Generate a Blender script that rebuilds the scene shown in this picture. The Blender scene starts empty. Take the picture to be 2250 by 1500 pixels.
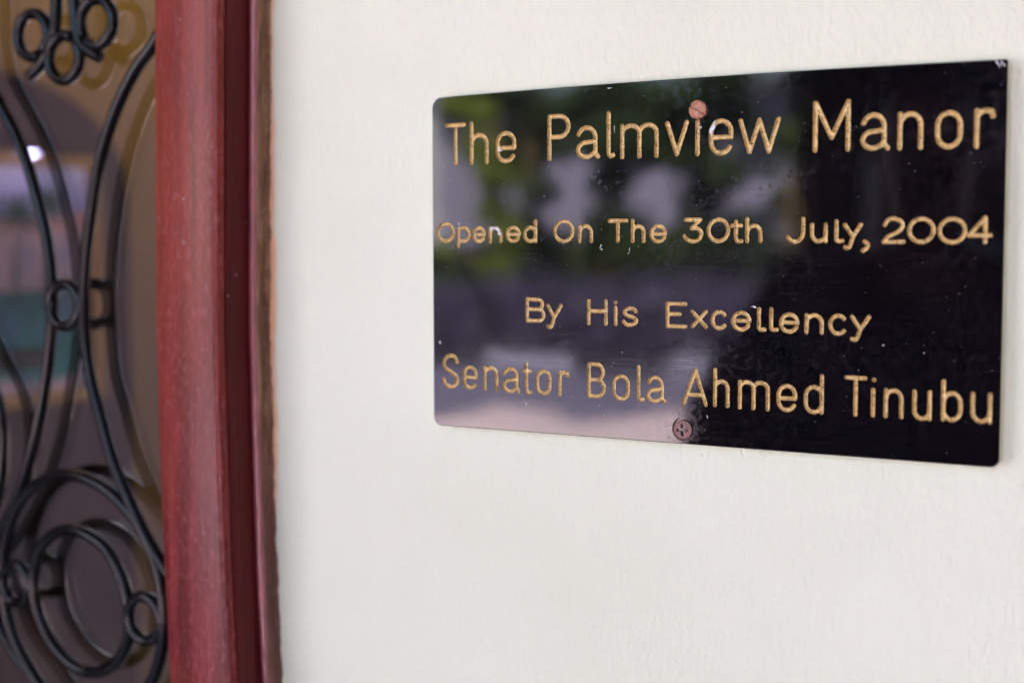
import bpy, bmesh, math, random
import numpy as np
from mathutils import Vector, Matrix
from mathutils.geometry import delaunay_2d_cdt

random.seed(7)
rng = np.random.default_rng(7)
SC = bpy.context.scene
COL = SC.collection

# ------------------------------------------------------------------ camera
CAM = np.array([0.0, -0.6719747, 1.45])
ROT = np.array([[0.86035942, 0.03296562, -0.50862062],      # rows: world x, y, z in camera axes (right, down, forward)
                [0.50968492, -0.05900866, 0.85833517],
                [-0.00171742, -0.99771301, -0.06757077]])
FPX = 3037.78
cam_d = bpy.data.cameras.new('camera')
cam = bpy.data.objects.new('camera', cam_d); COL.objects.link(cam)
m = Matrix(((ROT[0][0], -ROT[0][1], -ROT[0][2], CAM[0]),
            (ROT[1][0], -ROT[1][1], -ROT[1][2], CAM[1]),
            (ROT[2][0], -ROT[2][1], -ROT[2][2], CAM[2]),
            (0, 0, 0, 1)))
cam.matrix_world = m
cam_d.sensor_width = 36.0
cam_d.lens = FPX / 2250 * 36.0
cam_d.clip_start = 0.02; cam_d.clip_end = 500
cam_d.dof.use_dof = True
cam_d.dof.focus_distance = 0.725
cam_d.dof.aperture_fstop = 4.3
SC.camera = cam

# ------------------------------------------------------------------ sky, sun, exposure
SUN_EL, SUN_AZ = math.radians(60), math.radians(28)     # the sun stands behind the house, a little to the right
world = bpy.data.worlds.new('World'); SC.world = world; world.use_nodes = True
wn = world.node_tree; wn.nodes.clear()
sky = wn.nodes.new('ShaderNodeTexSky'); sky.sky_type = 'NISHITA'; sky.sun_disc = False
sky.sun_elevation = SUN_EL; sky.sun_rotation = SUN_AZ
sky.dust_density = 3.0; sky.ozone_density = 1.0; sky.air_density = 1.0
bg = wn.nodes.new('ShaderNodeBackground'); bg.inputs['Strength'].default_value = 0.09
wo = wn.nodes.new('ShaderNodeOutputWorld')
wn.links.new(sky.outputs[0], bg.inputs[0]); wn.links.new(bg.outputs[0], wo.inputs[0])
sl = bpy.data.lights.new('sun', 'SUN'); sl.energy = 5.0; sl.angle = math.radians(0.5); sl.color = (1, 0.95, 0.87)
sun = bpy.data.objects.new('sun', sl); COL.objects.link(sun)
sd = Vector((math.sin(SUN_AZ) * math.cos(SUN_EL), math.cos(SUN_AZ) * math.cos(SUN_EL), math.sin(SUN_EL)))
sun.rotation_euler = sd.to_track_quat('Z', 'Y').to_euler()
SC.view_settings.view_transform = 'Standard'
SC.view_settings.look = 'None'
SC.view_settings.gamma = 1
SC.view_settings.use_curve_mapping = False
SC.view_settings.exposure = 3.63
SC.render.engine = 'CYCLES'
SC.cycles.max_bounces = 8
SC.cycles.use_denoising = True

# ------------------------------------------------------------------ helpers
def ray(px, py):
    return ROT @ np.array([px - 1125.0, py - 750.0, FPX])
def on_y(px, py, y):                      # where the line of sight meets the plane y = const
    r = ray(px, py); t = (y - CAM[1]) / r[1]
    return CAM + r * t

def link(name, me, mat=None, parent=None, smooth=False):
    o = bpy.data.objects.new(name, me); COL.objects.link(o)
    if mat: me.materials.append(mat)
    if parent is not None:
        o.parent = parent
        o.matrix_parent_inverse = parent_inv(parent)
    if smooth:
        me.polygons.foreach_set('use_smooth', [True] * len(me.polygons))
    return o
def parent_inv(p):
    mm = Matrix.Identity(4); q = p
    while q is not None:
        mm = q.matrix_basis if q.parent is None else mm
        q = q.parent
    return mm.inverted()
def tag(o, label=None, cat=None, group=None, kind=None):
    if label: o['label'] = label
    if cat: o['category'] = cat
    if group: o['group'] = group
    if kind: o['kind'] = kind
    return o
def empty(name, loc, label, cat, group=None):
    o = bpy.data.objects.new(name, None); COL.objects.link(o); o.location = loc
    o.empty_display_size = 0.05
    return tag(o, label, cat, group)
def from_bm(name, bm, mat, parent=None, smooth=False):
    me = bpy.data.meshes.new(name); bm.to_mesh(me); bm.free()
    return link(name, me, mat, parent, smooth)
def from_py(name, vs, fs, mat, parent=None, smooth=False):
    me = bpy.data.meshes.new(name); me.from_pydata([tuple(v) for v in vs], [], [tuple(f) for f in fs]); me.update()
    return link(name, me, mat, parent, smooth)
def add_box(bm, x0, x1, y0, y1, z0, z1, bevel=0):
    r = bmesh.ops.create_cube(bm, size=1)
    vs = r['verts']
    for v in vs:
        v.co = Vector(((x0 + x1) / 2 + v.co.x * (x1 - x0), (y0 + y1) / 2 + v.co.y * (y1 - y0), (z0 + z1) / 2 + v.co.z * (z1 - z0)))
    if bevel:
        es = list({e for v in vs for e in v.link_edges})
        bmesh.ops.bevel(bm, geom=es, offset=bevel, segments=2, affect='EDGES')
def tube(name, pts, rad, mat, parent=None, closed=False, sides=10, taper=None):
    """round bar swept along a polyline (any direction)"""
    P = [Vector(p) for p in pts]; n = len(P)
    vs = []; fs = []
    ref = None
    for i in range(n):
        if closed: t = P[(i + 1) % n] - P[i - 1]
        else: t = P[min(i + 1, n - 1)] - P[max(i - 1, 0)]
        t.normalize()
        if ref is None:
            ref = Vector((0, 1, 0)) if abs(t.y) < 0.9 else Vector((1, 0, 0))
        a = (ref - t * ref.dot(t)).normalized(); b = t.cross(a)
        ref = a if abs(a.dot(ref)) > 0.2 else ref
        r = rad if taper is None else taper[i]
        for k in range(sides):
            an = 2 * math.pi * k / sides
            vs.append(P[i] + (a * math.cos(an) + b * math.sin(an)) * r)
    m_ = n if closed else n - 1
    for i in range(m_):
        for k in range(sides):
            j = (i + 1) % n
            fs.append((i * sides + k, i * sides + (k + 1) % sides, j * sides + (k + 1) % sides, j * sides + k))
    if not closed:
        fs.append(tuple(range(sides))[::-1]); fs.append(tuple((n - 1) * sides + k for k in range(sides)))
    return from_py(name, vs, fs, mat, parent, True)
def crom(pts, per=8, closed=False):
    P = [np.array(p, float) for p in pts]; n = len(P); out = []
    rng_ = range(n) if closed else range(n - 1)
    for i in rng_:
        p0 = P[i - 1] if (i > 0 or closed) else P[0] * 2 - P[1]
        p1 = P[i]; p2 = P[(i + 1) % n]
        p3 = P[(i + 2) % n] if (closed or i + 2 < n) else P[-1] * 2 - P[-2]
        for k in range(per):
            t = k / per
            out.append(0.5 * ((2 * p1) + (-p0 + p2) * t + (2 * p0 - 5 * p1 + 4 * p2 - p3) * t * t + (-p0 + 3 * p1 - 3 * p2 + p3) * t ** 3))
    if not closed: out.append(P[-1])
    return out

# ------------------------------------------------------------------ node helpers
class NT:
    def __init__(s, name):
        s.m = bpy.data.materials.new(name); s.m.use_nodes = True
        s.t = s.m.node_tree; s.t.nodes.clear()
        s.out = s.t.nodes.new('ShaderNodeOutputMaterial')
    def n(s, typ, **kw):
        nd = s.t.nodes.new(typ)
        for k, v in kw.items(): setattr(nd, k, v)
        return nd
    def put(s, sock, v):
        if hasattr(v, 'is_output'): s.t.links.new(v, sock)
        elif isinstance(v, bpy.types.Node): s.t.links.new(v.outputs[0], sock)
        else:
            if hasattr(sock, 'default_value') and not isinstance(v, (int, float)) and len(v) == 3 and len(sock.default_value) == 4: v = (*v, 1)
            sock.default_value = v
    def coords(s, scale=(1, 1, 1), rot=(0, 0, 0), loc=(0, 0, 0)):
        c = s.n('ShaderNodeTexCoord'); mp = s.n('ShaderNodeMapping')
        mp.inputs['Scale'].default_value = scale; mp.inputs['Rotation'].default_value = rot; mp.inputs['Location'].default_value = loc
        s.t.links.new(c.outputs['Object'], mp.inputs[0]); return mp.outputs[0]
    def noise(s, scale=5, detail=3, rough=0.5, vec=None, dist=0.0):
        nd = s.n('ShaderNodeTexNoise'); s.put(nd.inputs['Scale'], scale); s.put(nd.inputs['Detail'], detail)
        s.put(nd.inputs['Roughness'], rough); s.put(nd.inputs['Distortion'], dist)
        if vec is not None: s.t.links.new(vec, nd.inputs['Vector'])
        return nd.outputs['Fac']
    def voro(s, scale=5, vec=None, feature='F1', rand=1.0):
        nd = s.n('ShaderNodeTexVoronoi'); nd.feature = feature; s.put(nd.inputs['Scale'], scale)
        s.put(nd.inputs['Randomness'], rand)
        if vec is not None: s.t.links.new(vec, nd.inputs['Vector'])
        return nd
    def ramp(s, fac, stops, interp='LINEAR'):
        nd = s.n('ShaderNodeValToRGB'); nd.color_ramp.interpolation = interp
        el = nd.color_ramp.elements
        while len(el) < len(stops): el.new(0.5)
        for e, (p, c) in zip(el, stops):
            e.position = p; e.color = (c, c, c, 1) if isinstance(c, (int, float)) else (*c, 1)
        s.put(nd.inputs[0], fac); return nd.outputs[0]
    def mix(s, fac, a, b, blend='MIX'):
        nd = s.n('ShaderNodeMix'); nd.data_type = 'RGBA'; nd.blend_type = blend
        s.put(nd.inputs[0], fac); s.put(nd.inputs[6], a); s.put(nd.inputs[7], b); return nd.outputs[2]
    def math(s, op, a, b=0.0, clamp=False):
        nd = s.n('ShaderNodeMath', operation=op); nd.use_clamp = clamp
        s.put(nd.inputs[0], a); s.put(nd.inputs[1], b); return nd.outputs[0]
    def bump(s, h, dist, strength=1.0, normal=None):
        nd = s.n('ShaderNodeBump'); s.put(nd.inputs['Strength'], strength); s.put(nd.inputs['Distance'], dist)
        s.put(nd.inputs['Height'], h)
        if normal is not None: s.t.links.new(normal, nd.inputs['Normal'])
        return nd.outputs[0]
    def pbr(s, color, rough=0.5, spec=0.5, metal=0.0, normal=None, ior=1.5, coat=0.0, coat_rough=0.05, **kw):
        b = s.n('ShaderNodeBsdfPrincipled')
        s.put(b.inputs['Base Color'], color); s.put(b.inputs['Roughness'], rough)
        s.put(b.inputs['Metallic'], metal); s.put(b.inputs['IOR'], ior); s.put(b.inputs['Specular IOR Level'], spec)
        s.put(b.inputs['Coat Weight'], coat); s.put(b.inputs['Coat Roughness'], coat_rough)
        for k, v in kw.items(): s.put(b.inputs[k], v)
        if normal is not None: s.t.links.new(normal, b.inputs['Normal'])
        s.t.links.new(b.outputs[0], s.out.inputs[0]); return b

def simple(name, color, rough=0.6, var=0.12, nscale=6, bumpd=0.0, bscale=60, **kw):
    t = NT(name); v = t.coords()
    c2 = tuple(max(0, c * (1 - var * 2)) for c in color); c1 = tuple(min(1, c * (1 + var)) for c in color)
    col = t.ramp(t.noise(nscale, 5, 0.6, v), [(0.3, c2), (0.7, c1)])
    nrm = t.bump(t.noise(bscale, 4, 0.6, v), bumpd) if bumpd else None
    t.pbr(col, rough, normal=nrm, **kw); return t.m

# ------------------------------------------------------------------ materials
def mat_wall():
    t = NT('painted_plaster')
    v = t.coords((330, 330, 150)); v2 = t.coords((110, 110, 38)); v3 = t.coords((6, 6, 6)); v0 = t.coords()
    n1 = t.noise(1.0, 3, 0.55, v, 0.35); n2 = t.noise(1.0, 2, 0.5, v2, 0.3)
    n3 = t.noise(1.0, 4, 0.55, v3)
    h = t.math('ADD', t.ramp(n1, [(0.3, 0.0), (0.75, 1.0)]), t.math('MULTIPLY', n2, 1.1))
    nr = t.bump(h, 0.0011, 0.46)
    nr = t.bump(n3, 0.006, 0.35, nr)
    col = t.ramp(n3, [(0.3, (0.755, 0.765, 0.59)), (0.7, (0.81, 0.82, 0.655))])
    # tiny specks of dirt
    vo = t.voro(58, v0); sp = t.ramp(vo.outputs['Distance'], [(0.035, 1.0), (0.065, 0.0)])
    pick = t.ramp(t.noise(23, 2, 0.5, v0), [(0.62, 0.0), (0.66, 1.0)])
    spk = t.math('MULTIPLY', t.math('MULTIPLY', sp, pick), 0.7)
    col = t.mix(spk, col, (0.42, 0.33, 0.30))
    # orange tint on the plaster beside the wooden frame, wider towards the top
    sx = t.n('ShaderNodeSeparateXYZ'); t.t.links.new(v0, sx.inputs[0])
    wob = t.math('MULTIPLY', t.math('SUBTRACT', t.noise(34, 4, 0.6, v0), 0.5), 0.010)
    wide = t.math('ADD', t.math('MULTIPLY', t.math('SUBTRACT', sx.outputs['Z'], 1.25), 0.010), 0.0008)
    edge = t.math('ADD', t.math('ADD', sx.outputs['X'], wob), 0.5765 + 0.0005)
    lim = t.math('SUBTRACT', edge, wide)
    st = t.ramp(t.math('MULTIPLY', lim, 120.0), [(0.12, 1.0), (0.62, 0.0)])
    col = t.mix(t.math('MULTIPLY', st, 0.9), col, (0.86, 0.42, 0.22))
    t.pbr(col, 0.48, spec=0.35, normal=nr); return t.m

def mat_black():
    t = NT('black_acrylic'); v0 = t.coords()
    # film of grime: heavier on the right-hand side, in blotches
    sx = t.n('ShaderNodeSeparateXYZ'); t.t.links.new(v0, sx.inputs[0])
    side = t.ramp(t.math('MULTIPLY', t.math('ADD', sx.outputs['X'], 0.452), 3.1), [(0.25, 0.15), (0.6, 1.0)])
    blot = t.ramp(t.noise(240, 4, 0.65, v0, 0.6), [(0.45, 0.0), (0.62, 1.0)])
    patch = t.ramp(t.noise(22, 3, 0.6, v0), [(0.36, 0.0), (0.62, 1.0)])
    film = t.math('MULTIPLY', t.math('MULTIPLY', blot, patch), side)
    # dried droplets
    dv = t.voro(330, v0); drop = t.ramp(dv.outputs['Distance'], [(0.20, 1.0), (0.34, 0.0)])
    dpick = t.ramp(t.noise(30, 2, 0.5, t.coords((1, 1, 1), loc=(3, 1, 5))), [(0.56, 0.0), (0.66, 1.0)])
    drops = t.math('MULTIPLY', t.math('MULTIPLY', drop, dpick), t.ramp(t.noise(120, 2, 0.5, v0), [(0.46, 0), (0.52, 1)]))
    # polishing scratches
    sv = t.coords((60, 60, 2600), rot=(0, math.radians(-24), 0)); sv2 = t.coords((26, 26, 3400), rot=(0, math.radians(4), 0))
    sv3 = t.coords((2600, 100, 36), rot=(0, math.radians(5), 0))
    s1 = t.ramp(t.noise(1, 2, 0.5, sv), [(0.56, 0.0), (0.74, 1.0)]); s2 = t.ramp(t.noise(1, 2, 0.5, sv2), [(0.57, 0.0), (0.76, 1.0)])
    s3 = t.ramp(t.noise(1, 2, 0.5, sv3), [(0.60, 0.0), (0.78, 1.0)])
    zone = t.ramp(t.noise(11, 3, 0.6, t.coords((1, 1, 1), loc=(1, 7, 2))), [(0.38, 0.0), (0.68, 1.0)])
    scr = t.math('MULTIPLY', t.math('ADD', t.math('MAXIMUM', s1, s2), s3), zone)
    # dust specks
    def specks(scale, r0, nsc, th, off):
        vo = t.voro(scale, t.coords((1, 1, 1), loc=off))
        a = t.ramp(vo.outputs['Distance'], [(r0, 1.0), (r0 * 1.7, 0.0)])
        sel = t.n('ShaderNodeSeparateColor'); t.t.links.new(vo.outputs['Color'], sel.inputs[0])
        return t.math('MULTIPLY', a, t.ramp(sel.outputs[0], [(th, 0.0), (th + 0.02, 1.0)]))
    dust = t.math('MAXIMUM', specks(700, 0.12, 0, 0.975, (0, 0, 0)), specks(240, 0.05, 0, 0.96, (5, 3, 1)))
    col = t.mix(t.math('MULTIPLY', film, 0.30), (0.0036, 0.0026, 0.0038), (0.020, 0.016, 0.025))
    col = t.mix(t.math('MULTIPLY', scr, 0.045), col, (0.22, 0.22, 0.26))
    col = t.mix(t.math('MULTIPLY', dust, 0.6), col, (0.36, 0.36, 0.40))
    rough = t.math('ADD', 0.035, t.math('ADD', t.math('MULTIPLY', film, 0.07), t.math('MULTIPLY', drops, 0.05)))
    rough = t.math('ADD', rough, t.math('MULTIPLY', dust, 0.5))
    wav = t.noise(14, 2, 0.5, v0)
    nr = t.bump(wav, 0.00016, 1.0)
    nr = t.bump(t.math('ADD', t.math('MULTIPLY', scr, -0.12), t.math('MULTIPLY', drops, 0.25)), 0.00002, 0.6, nr)
    t.pbr(col, rough, spec=0.5, ior=1.56, normal=nr); return t.m

def mat_gold():
    t = NT('gold_paint'); v0 = t.coords()
    n = t.noise(420, 4, 0.65, v0); big = t.noise(36, 3, 0.6, v0)
    col = t.ramp(n, [(0.30, (0.30, 0.155, 0.045)), (0.5, (0.62, 0.43, 0.165)), (0.72, (0.74, 0.57, 0.27))])
    col = t.mix(t.ramp(big, [(0.35, 0.0), (0.7, 0.45)]), col, (0.66, 0.44, 0.18))
    pit = t.voro(900, v0); sel = t.n('ShaderNodeSeparateColor'); t.t.links.new(pit.outputs['Color'], sel.inputs[0])
    pm = t.math('MULTIPLY', t.ramp(pit.outputs['Distance'], [(0.22, 1.0), (0.4, 0.0)]), t.ramp(sel.outputs[1], [(0.62, 0.0), (0.68, 1.0)]))
    col = t.mix(t.math('MULTIPLY', pm, 0.85), col, (0.10, 0.05, 0.02))
    fl = t.voro(620, t.coords((1, 1, 1), loc=(2, 2, 2))); s2 = t.n('ShaderNodeSeparateColor'); t.t.links.new(fl.outputs['Color'], s2.inputs[0])
    fm = t.math('MULTIPLY', t.ramp(fl.outputs['Distance'], [(0.14, 1.0), (0.28, 0.0)]), t.ramp(s2.outputs[0], [(0.90, 0.0), (0.93, 1.0)]))
    col = t.mix(fm, col, (0.82, 0.80, 0.78))
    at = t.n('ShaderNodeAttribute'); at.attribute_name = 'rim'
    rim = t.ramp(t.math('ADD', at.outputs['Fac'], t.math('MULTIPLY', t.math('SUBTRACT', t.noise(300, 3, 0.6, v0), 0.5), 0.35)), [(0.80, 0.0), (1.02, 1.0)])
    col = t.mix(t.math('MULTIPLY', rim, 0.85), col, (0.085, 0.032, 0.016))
    nr = t.bump(t.math('SUBTRACT', n, pm), 0.0003, 0.8)
    t.pbr(col, 0.42, metal=0.25, normal=nr, spec=0.5); return t.m

def mat_varnish(name, pale):
    """mahogany-red varnished timber, grain running up the post"""
    t = NT(name); v = t.coords((160, 160, 9)); vf = t.coords((520, 520, 60)); v0 = t.coords()
    g = t.noise(1, 5, 0.6, v, 0.8); f = t.noise(1, 4, 0.6, vf, 0.3); b = t.noise(3.4, 3, 0.6, t.coords((3, 3, 1)))
    if pale:
        col = t.ramp(g, [(0.34, (0.085, 0.0075, 0.005)), (0.5, (0.160, 0.014, 0.014)), (0.66, (0.24, 0.028, 0.026))])
        col = t.mix(t.ramp(b, [(0.4, 0.0), (0.65, 0.5)]), col, (0.30, 0.052, 0.014))
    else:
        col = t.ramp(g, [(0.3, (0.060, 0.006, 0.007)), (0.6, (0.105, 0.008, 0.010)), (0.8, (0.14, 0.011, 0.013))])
    # pale bloom and dust caught in the pores
    dm = t.ramp(t.noise(1, 5, 0.7, t.coords((430, 430, 140))), [(0.50, 0.0), (0.64, 1.0)])
    dz = t.ramp(t.noise(1, 3, 0.6, t.coords((40, 40, 14))), [(0.35, 0.25), (0.65, 1.0)])
    col = t.mix(t.math('MULTIPLY', t.math('MULTIPLY', dm, dz), 0.46 if pale else 0.03), col, (0.48, 0.15, 0.17))
    vo = t.voro(110, v0); sel = t.n('ShaderNodeSeparateColor'); t.t.links.new(vo.outputs['Color'], sel.inputs[0])
    sp = t.math('MULTIPLY', t.ramp(vo.outputs['Distance'], [(0.05, 1.0), (0.09, 0.0)]), t.ramp(sel.outputs[0], [(0.90, 0.0), (0.93, 1.0)]))
    col = t.mix(t.math('MULTIPLY', sp, 0.8), col, (0.60, 0.50, 0.50))
    nr = t.bump(t.math('ADD', f, t.math('MULTIPLY', g, 0.8)), 0.0012 if pale else 0.0002, 0.7)
    if pale: t.pbr(col, 0.45, spec=0.12, normal=nr, coat=0.38, coat_rough=0.26)
    else: t.pbr(col, 0.35, spec=0.10, normal=nr, coat=0.04, coat_rough=0.08)
    return t.m

def mat_raw():
    t = NT('raw_timber'); v = t.coords((260, 260, 18)); v0 = t.coords((900, 900, 120))
    g = t.noise(1, 6, 0.7, v, 1.2); f = t.noise(1, 4, 0.7, v0)
    col = t.ramp(g, [(0.28, (0.07, 0.030, 0.016)), (0.5, (0.27, 0.14, 0.08)), (0.72, (0.52, 0.32, 0.20))])
    low = t.n('ShaderNodeSeparateXYZ'); t.t.links.new(t.coords(), low.inputs[0])
    lm = t.ramp(t.math('ADD', t.math('MULTIPLY', t.math('SUBTRACT', 1.36, low.outputs['Z']), 8.0), t.math('MULTIPLY', t.noise(30, 3, 0.6, t.coords()), 0.6)), [(0.3, 0.0), (0.9, 1.0)])
    col = t.mix(t.math('MULTIPLY', lm, 0.75), col, t.ramp(f, [(0.3, (0.10, 0.035, 0.032)), (0.7, (0.24, 0.10, 0.095))]))
    nr = t.bump(t.math('ADD', g, t.math('MULTIPLY', f, 0.5)), 0.0020, 0.8)
    t.pbr(col, 0.65, normal=nr, spec=0.3); return t.m

def mat_leaf(name, c1, c2):
    t = NT(name); oi = t.noise(3.0, 3, 0.6, t.coords())
    col = t.ramp(oi, [(0.35, c1), (0.65, c2)])
    b = t.pbr(col, 0.5); b.inputs['Transmission Weight'].default_value = 0.0
    tr = t.n('ShaderNodeBsdfTranslucent'); t.put(tr.inputs[0], t.mix(0.5, col, (0.25, 0.35, 0.03)))
    mx = t.n('ShaderNodeMixShader'); mx.inputs[0].default_value = 0.35
    t.t.links.new(b.outputs[0], mx.inputs[1]); t.t.links.new(tr.outputs[0], mx.inputs[2]); t.t.links.new(mx.outputs[0], t.out.inputs[0])
    return t.m

def mat_copper(rusty=False):
    t = NT('rusty_copper' if rusty else 'dull_copper'); v = t.coords()
    n = t.noise(700, 5, 0.7, v)
    if rusty: col = t.ramp(n, [(0.3, (0.18, 0.07, 0.035)), (0.55, (0.40, 0.175, 0.10)), (0.75, (0.60, 0.42, 0.33))])
    else: col = t.ramp(n, [(0.3, (0.13, 0.070, 0.058)), (0.6, (0.23, 0.12, 0.105)), (0.8, (0.25, 0.14, 0.12))])
    t.pbr(col, 0.42, metal=0.55, normal=t.bump(n, 0.0004, 0.6)); return t.m

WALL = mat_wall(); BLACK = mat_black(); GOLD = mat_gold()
VARN = mat_varnish('red_varnish', True); SHADEV = mat_varnish('shaded_red_varnish', False); RAW = mat_raw()  # second varnish is a darker copy: dimness of the side faces put into colour
CREAM = simple('cream_core', (0.74, 0.74, 0.52), 0.35, 0.04, 40)
IRON = simple('black_iron', (0.004, 0.0035, 0.004), 0.17, 0.2, 60, 0.0001, 200, spec=0.28)
COPR, COPD = mat_copper(True), mat_copper(False)
PAINTFLECK = simple('white_paint_drip', (0.80, 0.78, 0.76), 0.5, 0.05, 300, 0.0003, 900)
DARKSLOT = simple('dark_grime', (0.05, 0.035, 0.02), 0.8, 0.3, 400)

# ------------------------------------------------------------------ the wall (one solid with the door opening left of the frame)
FX0 = -0.5770                                   # where the frame meets the plaster
bm = bmesh.new()
add_box(bm, -0.60, 4.0, 0.0, 0.16, 0.0, 3.05)
add_box(bm, -1.60, -0.60, 0.0, 0.16, 2.15, 3.05)
add_box(bm, -6.0, -1.60, 0.0, 0.16, 0.0, 3.05)
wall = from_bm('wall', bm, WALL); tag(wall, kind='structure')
wall['label'] = 'white painted plaster wall with a fine vertical brushed relief'

# ------------------------------------------------------------------ wooden frame
frame = empty('wooden_door_frame', (FX0, 0, 0), 'mahogany red varnished wooden door frame with a stepped edge beside the white wall', 'door frame')
bend_px = [(0, 592), (250, 591), (500, 590), (717, 590), (1000, 597.5), (1225, 605), (1500, 618)]
bz = [on_y(x, y, 0.0) for y, x in bend_px]
BZ = sorted([(p[2], p[0] - FX0) for p in bz])
BZ = [(0.0, BZ[0][1] + 0.0), (BZ[0][0] - 0.35, BZ[0][1] + 0.001)] + BZ + [(BZ[-1][0] + 0.35, BZ[-1][1] - 0.0005), (2.3, BZ[-1][1])]
def bend(z): return float(np.interp(z, [b[0] for b in BZ], [b[1] for b in BZ]))
zs = sorted(set([0.0, 0.6, 1.0, 2.0, 2.2] + [round(1.10 + 0.0025 * i, 4) for i in range(261)]))
W1, D1, D2, WF = 0.00633, 0.0116, 0.0396, 0.0530
def extrude_profile(name, prof, mat, ragged=None, smooth=False, zlist=zs):
    """prof: closed list of (x, y) offsets, walked up the post; ragged: indices whose x jitters"""
    vs = []; fs = []; n = len(prof)
    for i, z in enumerate(zlist):
        b = bend(z)
        for k, (x, y) in enumerate(prof):
            jx = jy = 0
            if ragged and k in ragged:
                a, f_ = ragged[k]
                jx = a * (math.sin(z * 173 * f_) * 0.4 + math.sin(z * 431 * f_ + 1) * 0.3 + random.uniform(-0.5, 0.5) + 0.7 * max(0, math.sin(z * 61 + k)) ** 4)
                jy = a * 0.8 * (math.sin(z * 311 * f_ + 2) * 0.5 + random.uniform(-0.5, 0.5))
            vs.append((FX0 + b + x + jx, y + jy, z))
    for i in range(len(zlist) - 1):
        for k in range(n):
            k2 = (k + 1) % n
            fs.append((i * n + k, i * n + k2, (i + 1) * n + k2, (i + 1) * n + k))
    fs.append(tuple(range(n))[::-1]); fs.append(tuple((len(zlist) - 1) * n + k for k in range(n)))
    return from_py(name, vs, fs, mat, frame, smooth)
xf = -W1
# broad face board with rounded arris
prof = [(xf - WF, 0.155), (xf - WF, -D2 + 0.003), (xf - WF + 0.0010, -D2 + 0.0008), (xf - WF + 0.003, -D2)]
prof += [(xf - 0.0060, -D2), (xf - 0.0045, -D2 + 0.0002), (xf - 0.0032, -D2 + 0.0007), (xf - 0.0020, -D2 + 0.0014), (xf - 0.0011, -D2 + 0.0024), (xf - 0.0005, -D2 + 0.0036), (xf - 0.0002, -D2 + 0.0050)]
prof += [(xf - 0.0002, -D2 + 0.0070), (xf - 0.0002, 0.155)]
post = extrude_profile('post', prof, VARN, smooth=False)
post.data.materials.append(SHADEV)
post['label'] = 'broad satin red face of the frame'
np_ = len(prof)
for p in post.data.polygons:
    if len(p.vertices) == 4:
        k = min(v % np_ for v in p.vertices); kk = sorted(v % np_ for v in p.vertices)
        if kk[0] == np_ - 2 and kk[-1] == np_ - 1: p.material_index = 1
        if 3 <= kk[0] <= np_ - 3 and kk[-1] < np_ - 1: p.use_smooth = True
# gloss return board with shallow grooves, butted against the post
prof = [(xf, 0.150), (xf, -D2 + 0.0066), (xf + 0.0006, -D2 + 0.0062), (xf + 0.0010, -D2 + 0.0070), (xf + 0.0010, -D1 - 0.0160), (xf + 0.0007, -D1 - 0.0155), (xf + 0.0007, -D1 - 0.0002), (xf + 0.0007, 0.150)]
ret = extrude_profile('return_board', prof, SHADEV)
ret['label'] = 'dark glossy red side of the frame'
# small rounded bead; bright reflections are put into its pinker base colour
prof = [(xf + 0.0009, 0.148), (xf + 0.0009, -D1 - 0.0004), (xf + 0.0013, -D1 - 0.0011), (xf + 0.0030, -D1 - 0.0015), (xf + 0.0046, -D1 - 0.0012), (-0.0012, -D1 - 0.0004), (-0.0008, -D1 + 0.0008), (-0.0008, 0.148)]
bead = extrude_profile('bead', prof, SHADEV, ragged={4: (0.0002, 1), 5: (0.0003, 1), 6: (0.0003, 1)}, smooth=True)
bead.data.materials[0] = simple('bead_sheen_varnish', (0.40, 0.10, 0.12), 0.22, 0.15, 30, coat=1.0, coat_rough=0.12)
# rough unpainted timber edge at the plaster
prof = [(-0.0007, 0.146), (-0.0007, -D1 + 0.0015), (-0.0002, -D1 + 0.0020), (0.0001, -0.0078), (-0.0004, -0.0055), (0.0003, -0.0042), (-0.0007, -0.0030), (0.0009, -0.0018), (0.0016, 0.0010), (0.0004, 0.146)]
raw = extrude_profile('raw_edge', prof, RAW, ragged={2: (0.0004, 1), 3: (0.0005, 1.1), 4: (0.0008, 1.3), 5: (0.0007, 1.7), 6: (0.0008, 0.9), 7: (0.0012, 1.0), 8: (0.0008, 1.2)})
raw['label'] = 'rough bare brown timber edge'
# splinters of bare wood lifting from the rough edge
for i in range(26):
    z = random.uniform(1.19, 1.64); L = random.uniform(0.006, 0.030); b = bend(z)
    y = random.uniform(-0.0085, -0.0015)
    pts = [(FX0 + b + 0.0006 + random.uniform(-.0004, .0004), y + random.uniform(-.0003, .0003), z + L * k / 4) for k in range(5)]
    tube('splinter', pts, 0.0003, RAW, frame, sides=4, taper=[0.00010, 0.0003, 0.00035, 0.0003, 0.0001])
# lintel and far jamb of the same frame
bm = bmesh.new(); add_box(bm, -1.60, FX0 - 0.0645, -0.030, 0.10, 2.08, 2.149, 0.002); from_bm('lintel', bm, VARN, frame)
bm = bmesh.new(); add_box(bm, -1.65, -1.59, -0.0396, -0.0005, 0.004, 2.149, 0.002); from_bm('far_jamb', bm, VARN, frame)

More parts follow.
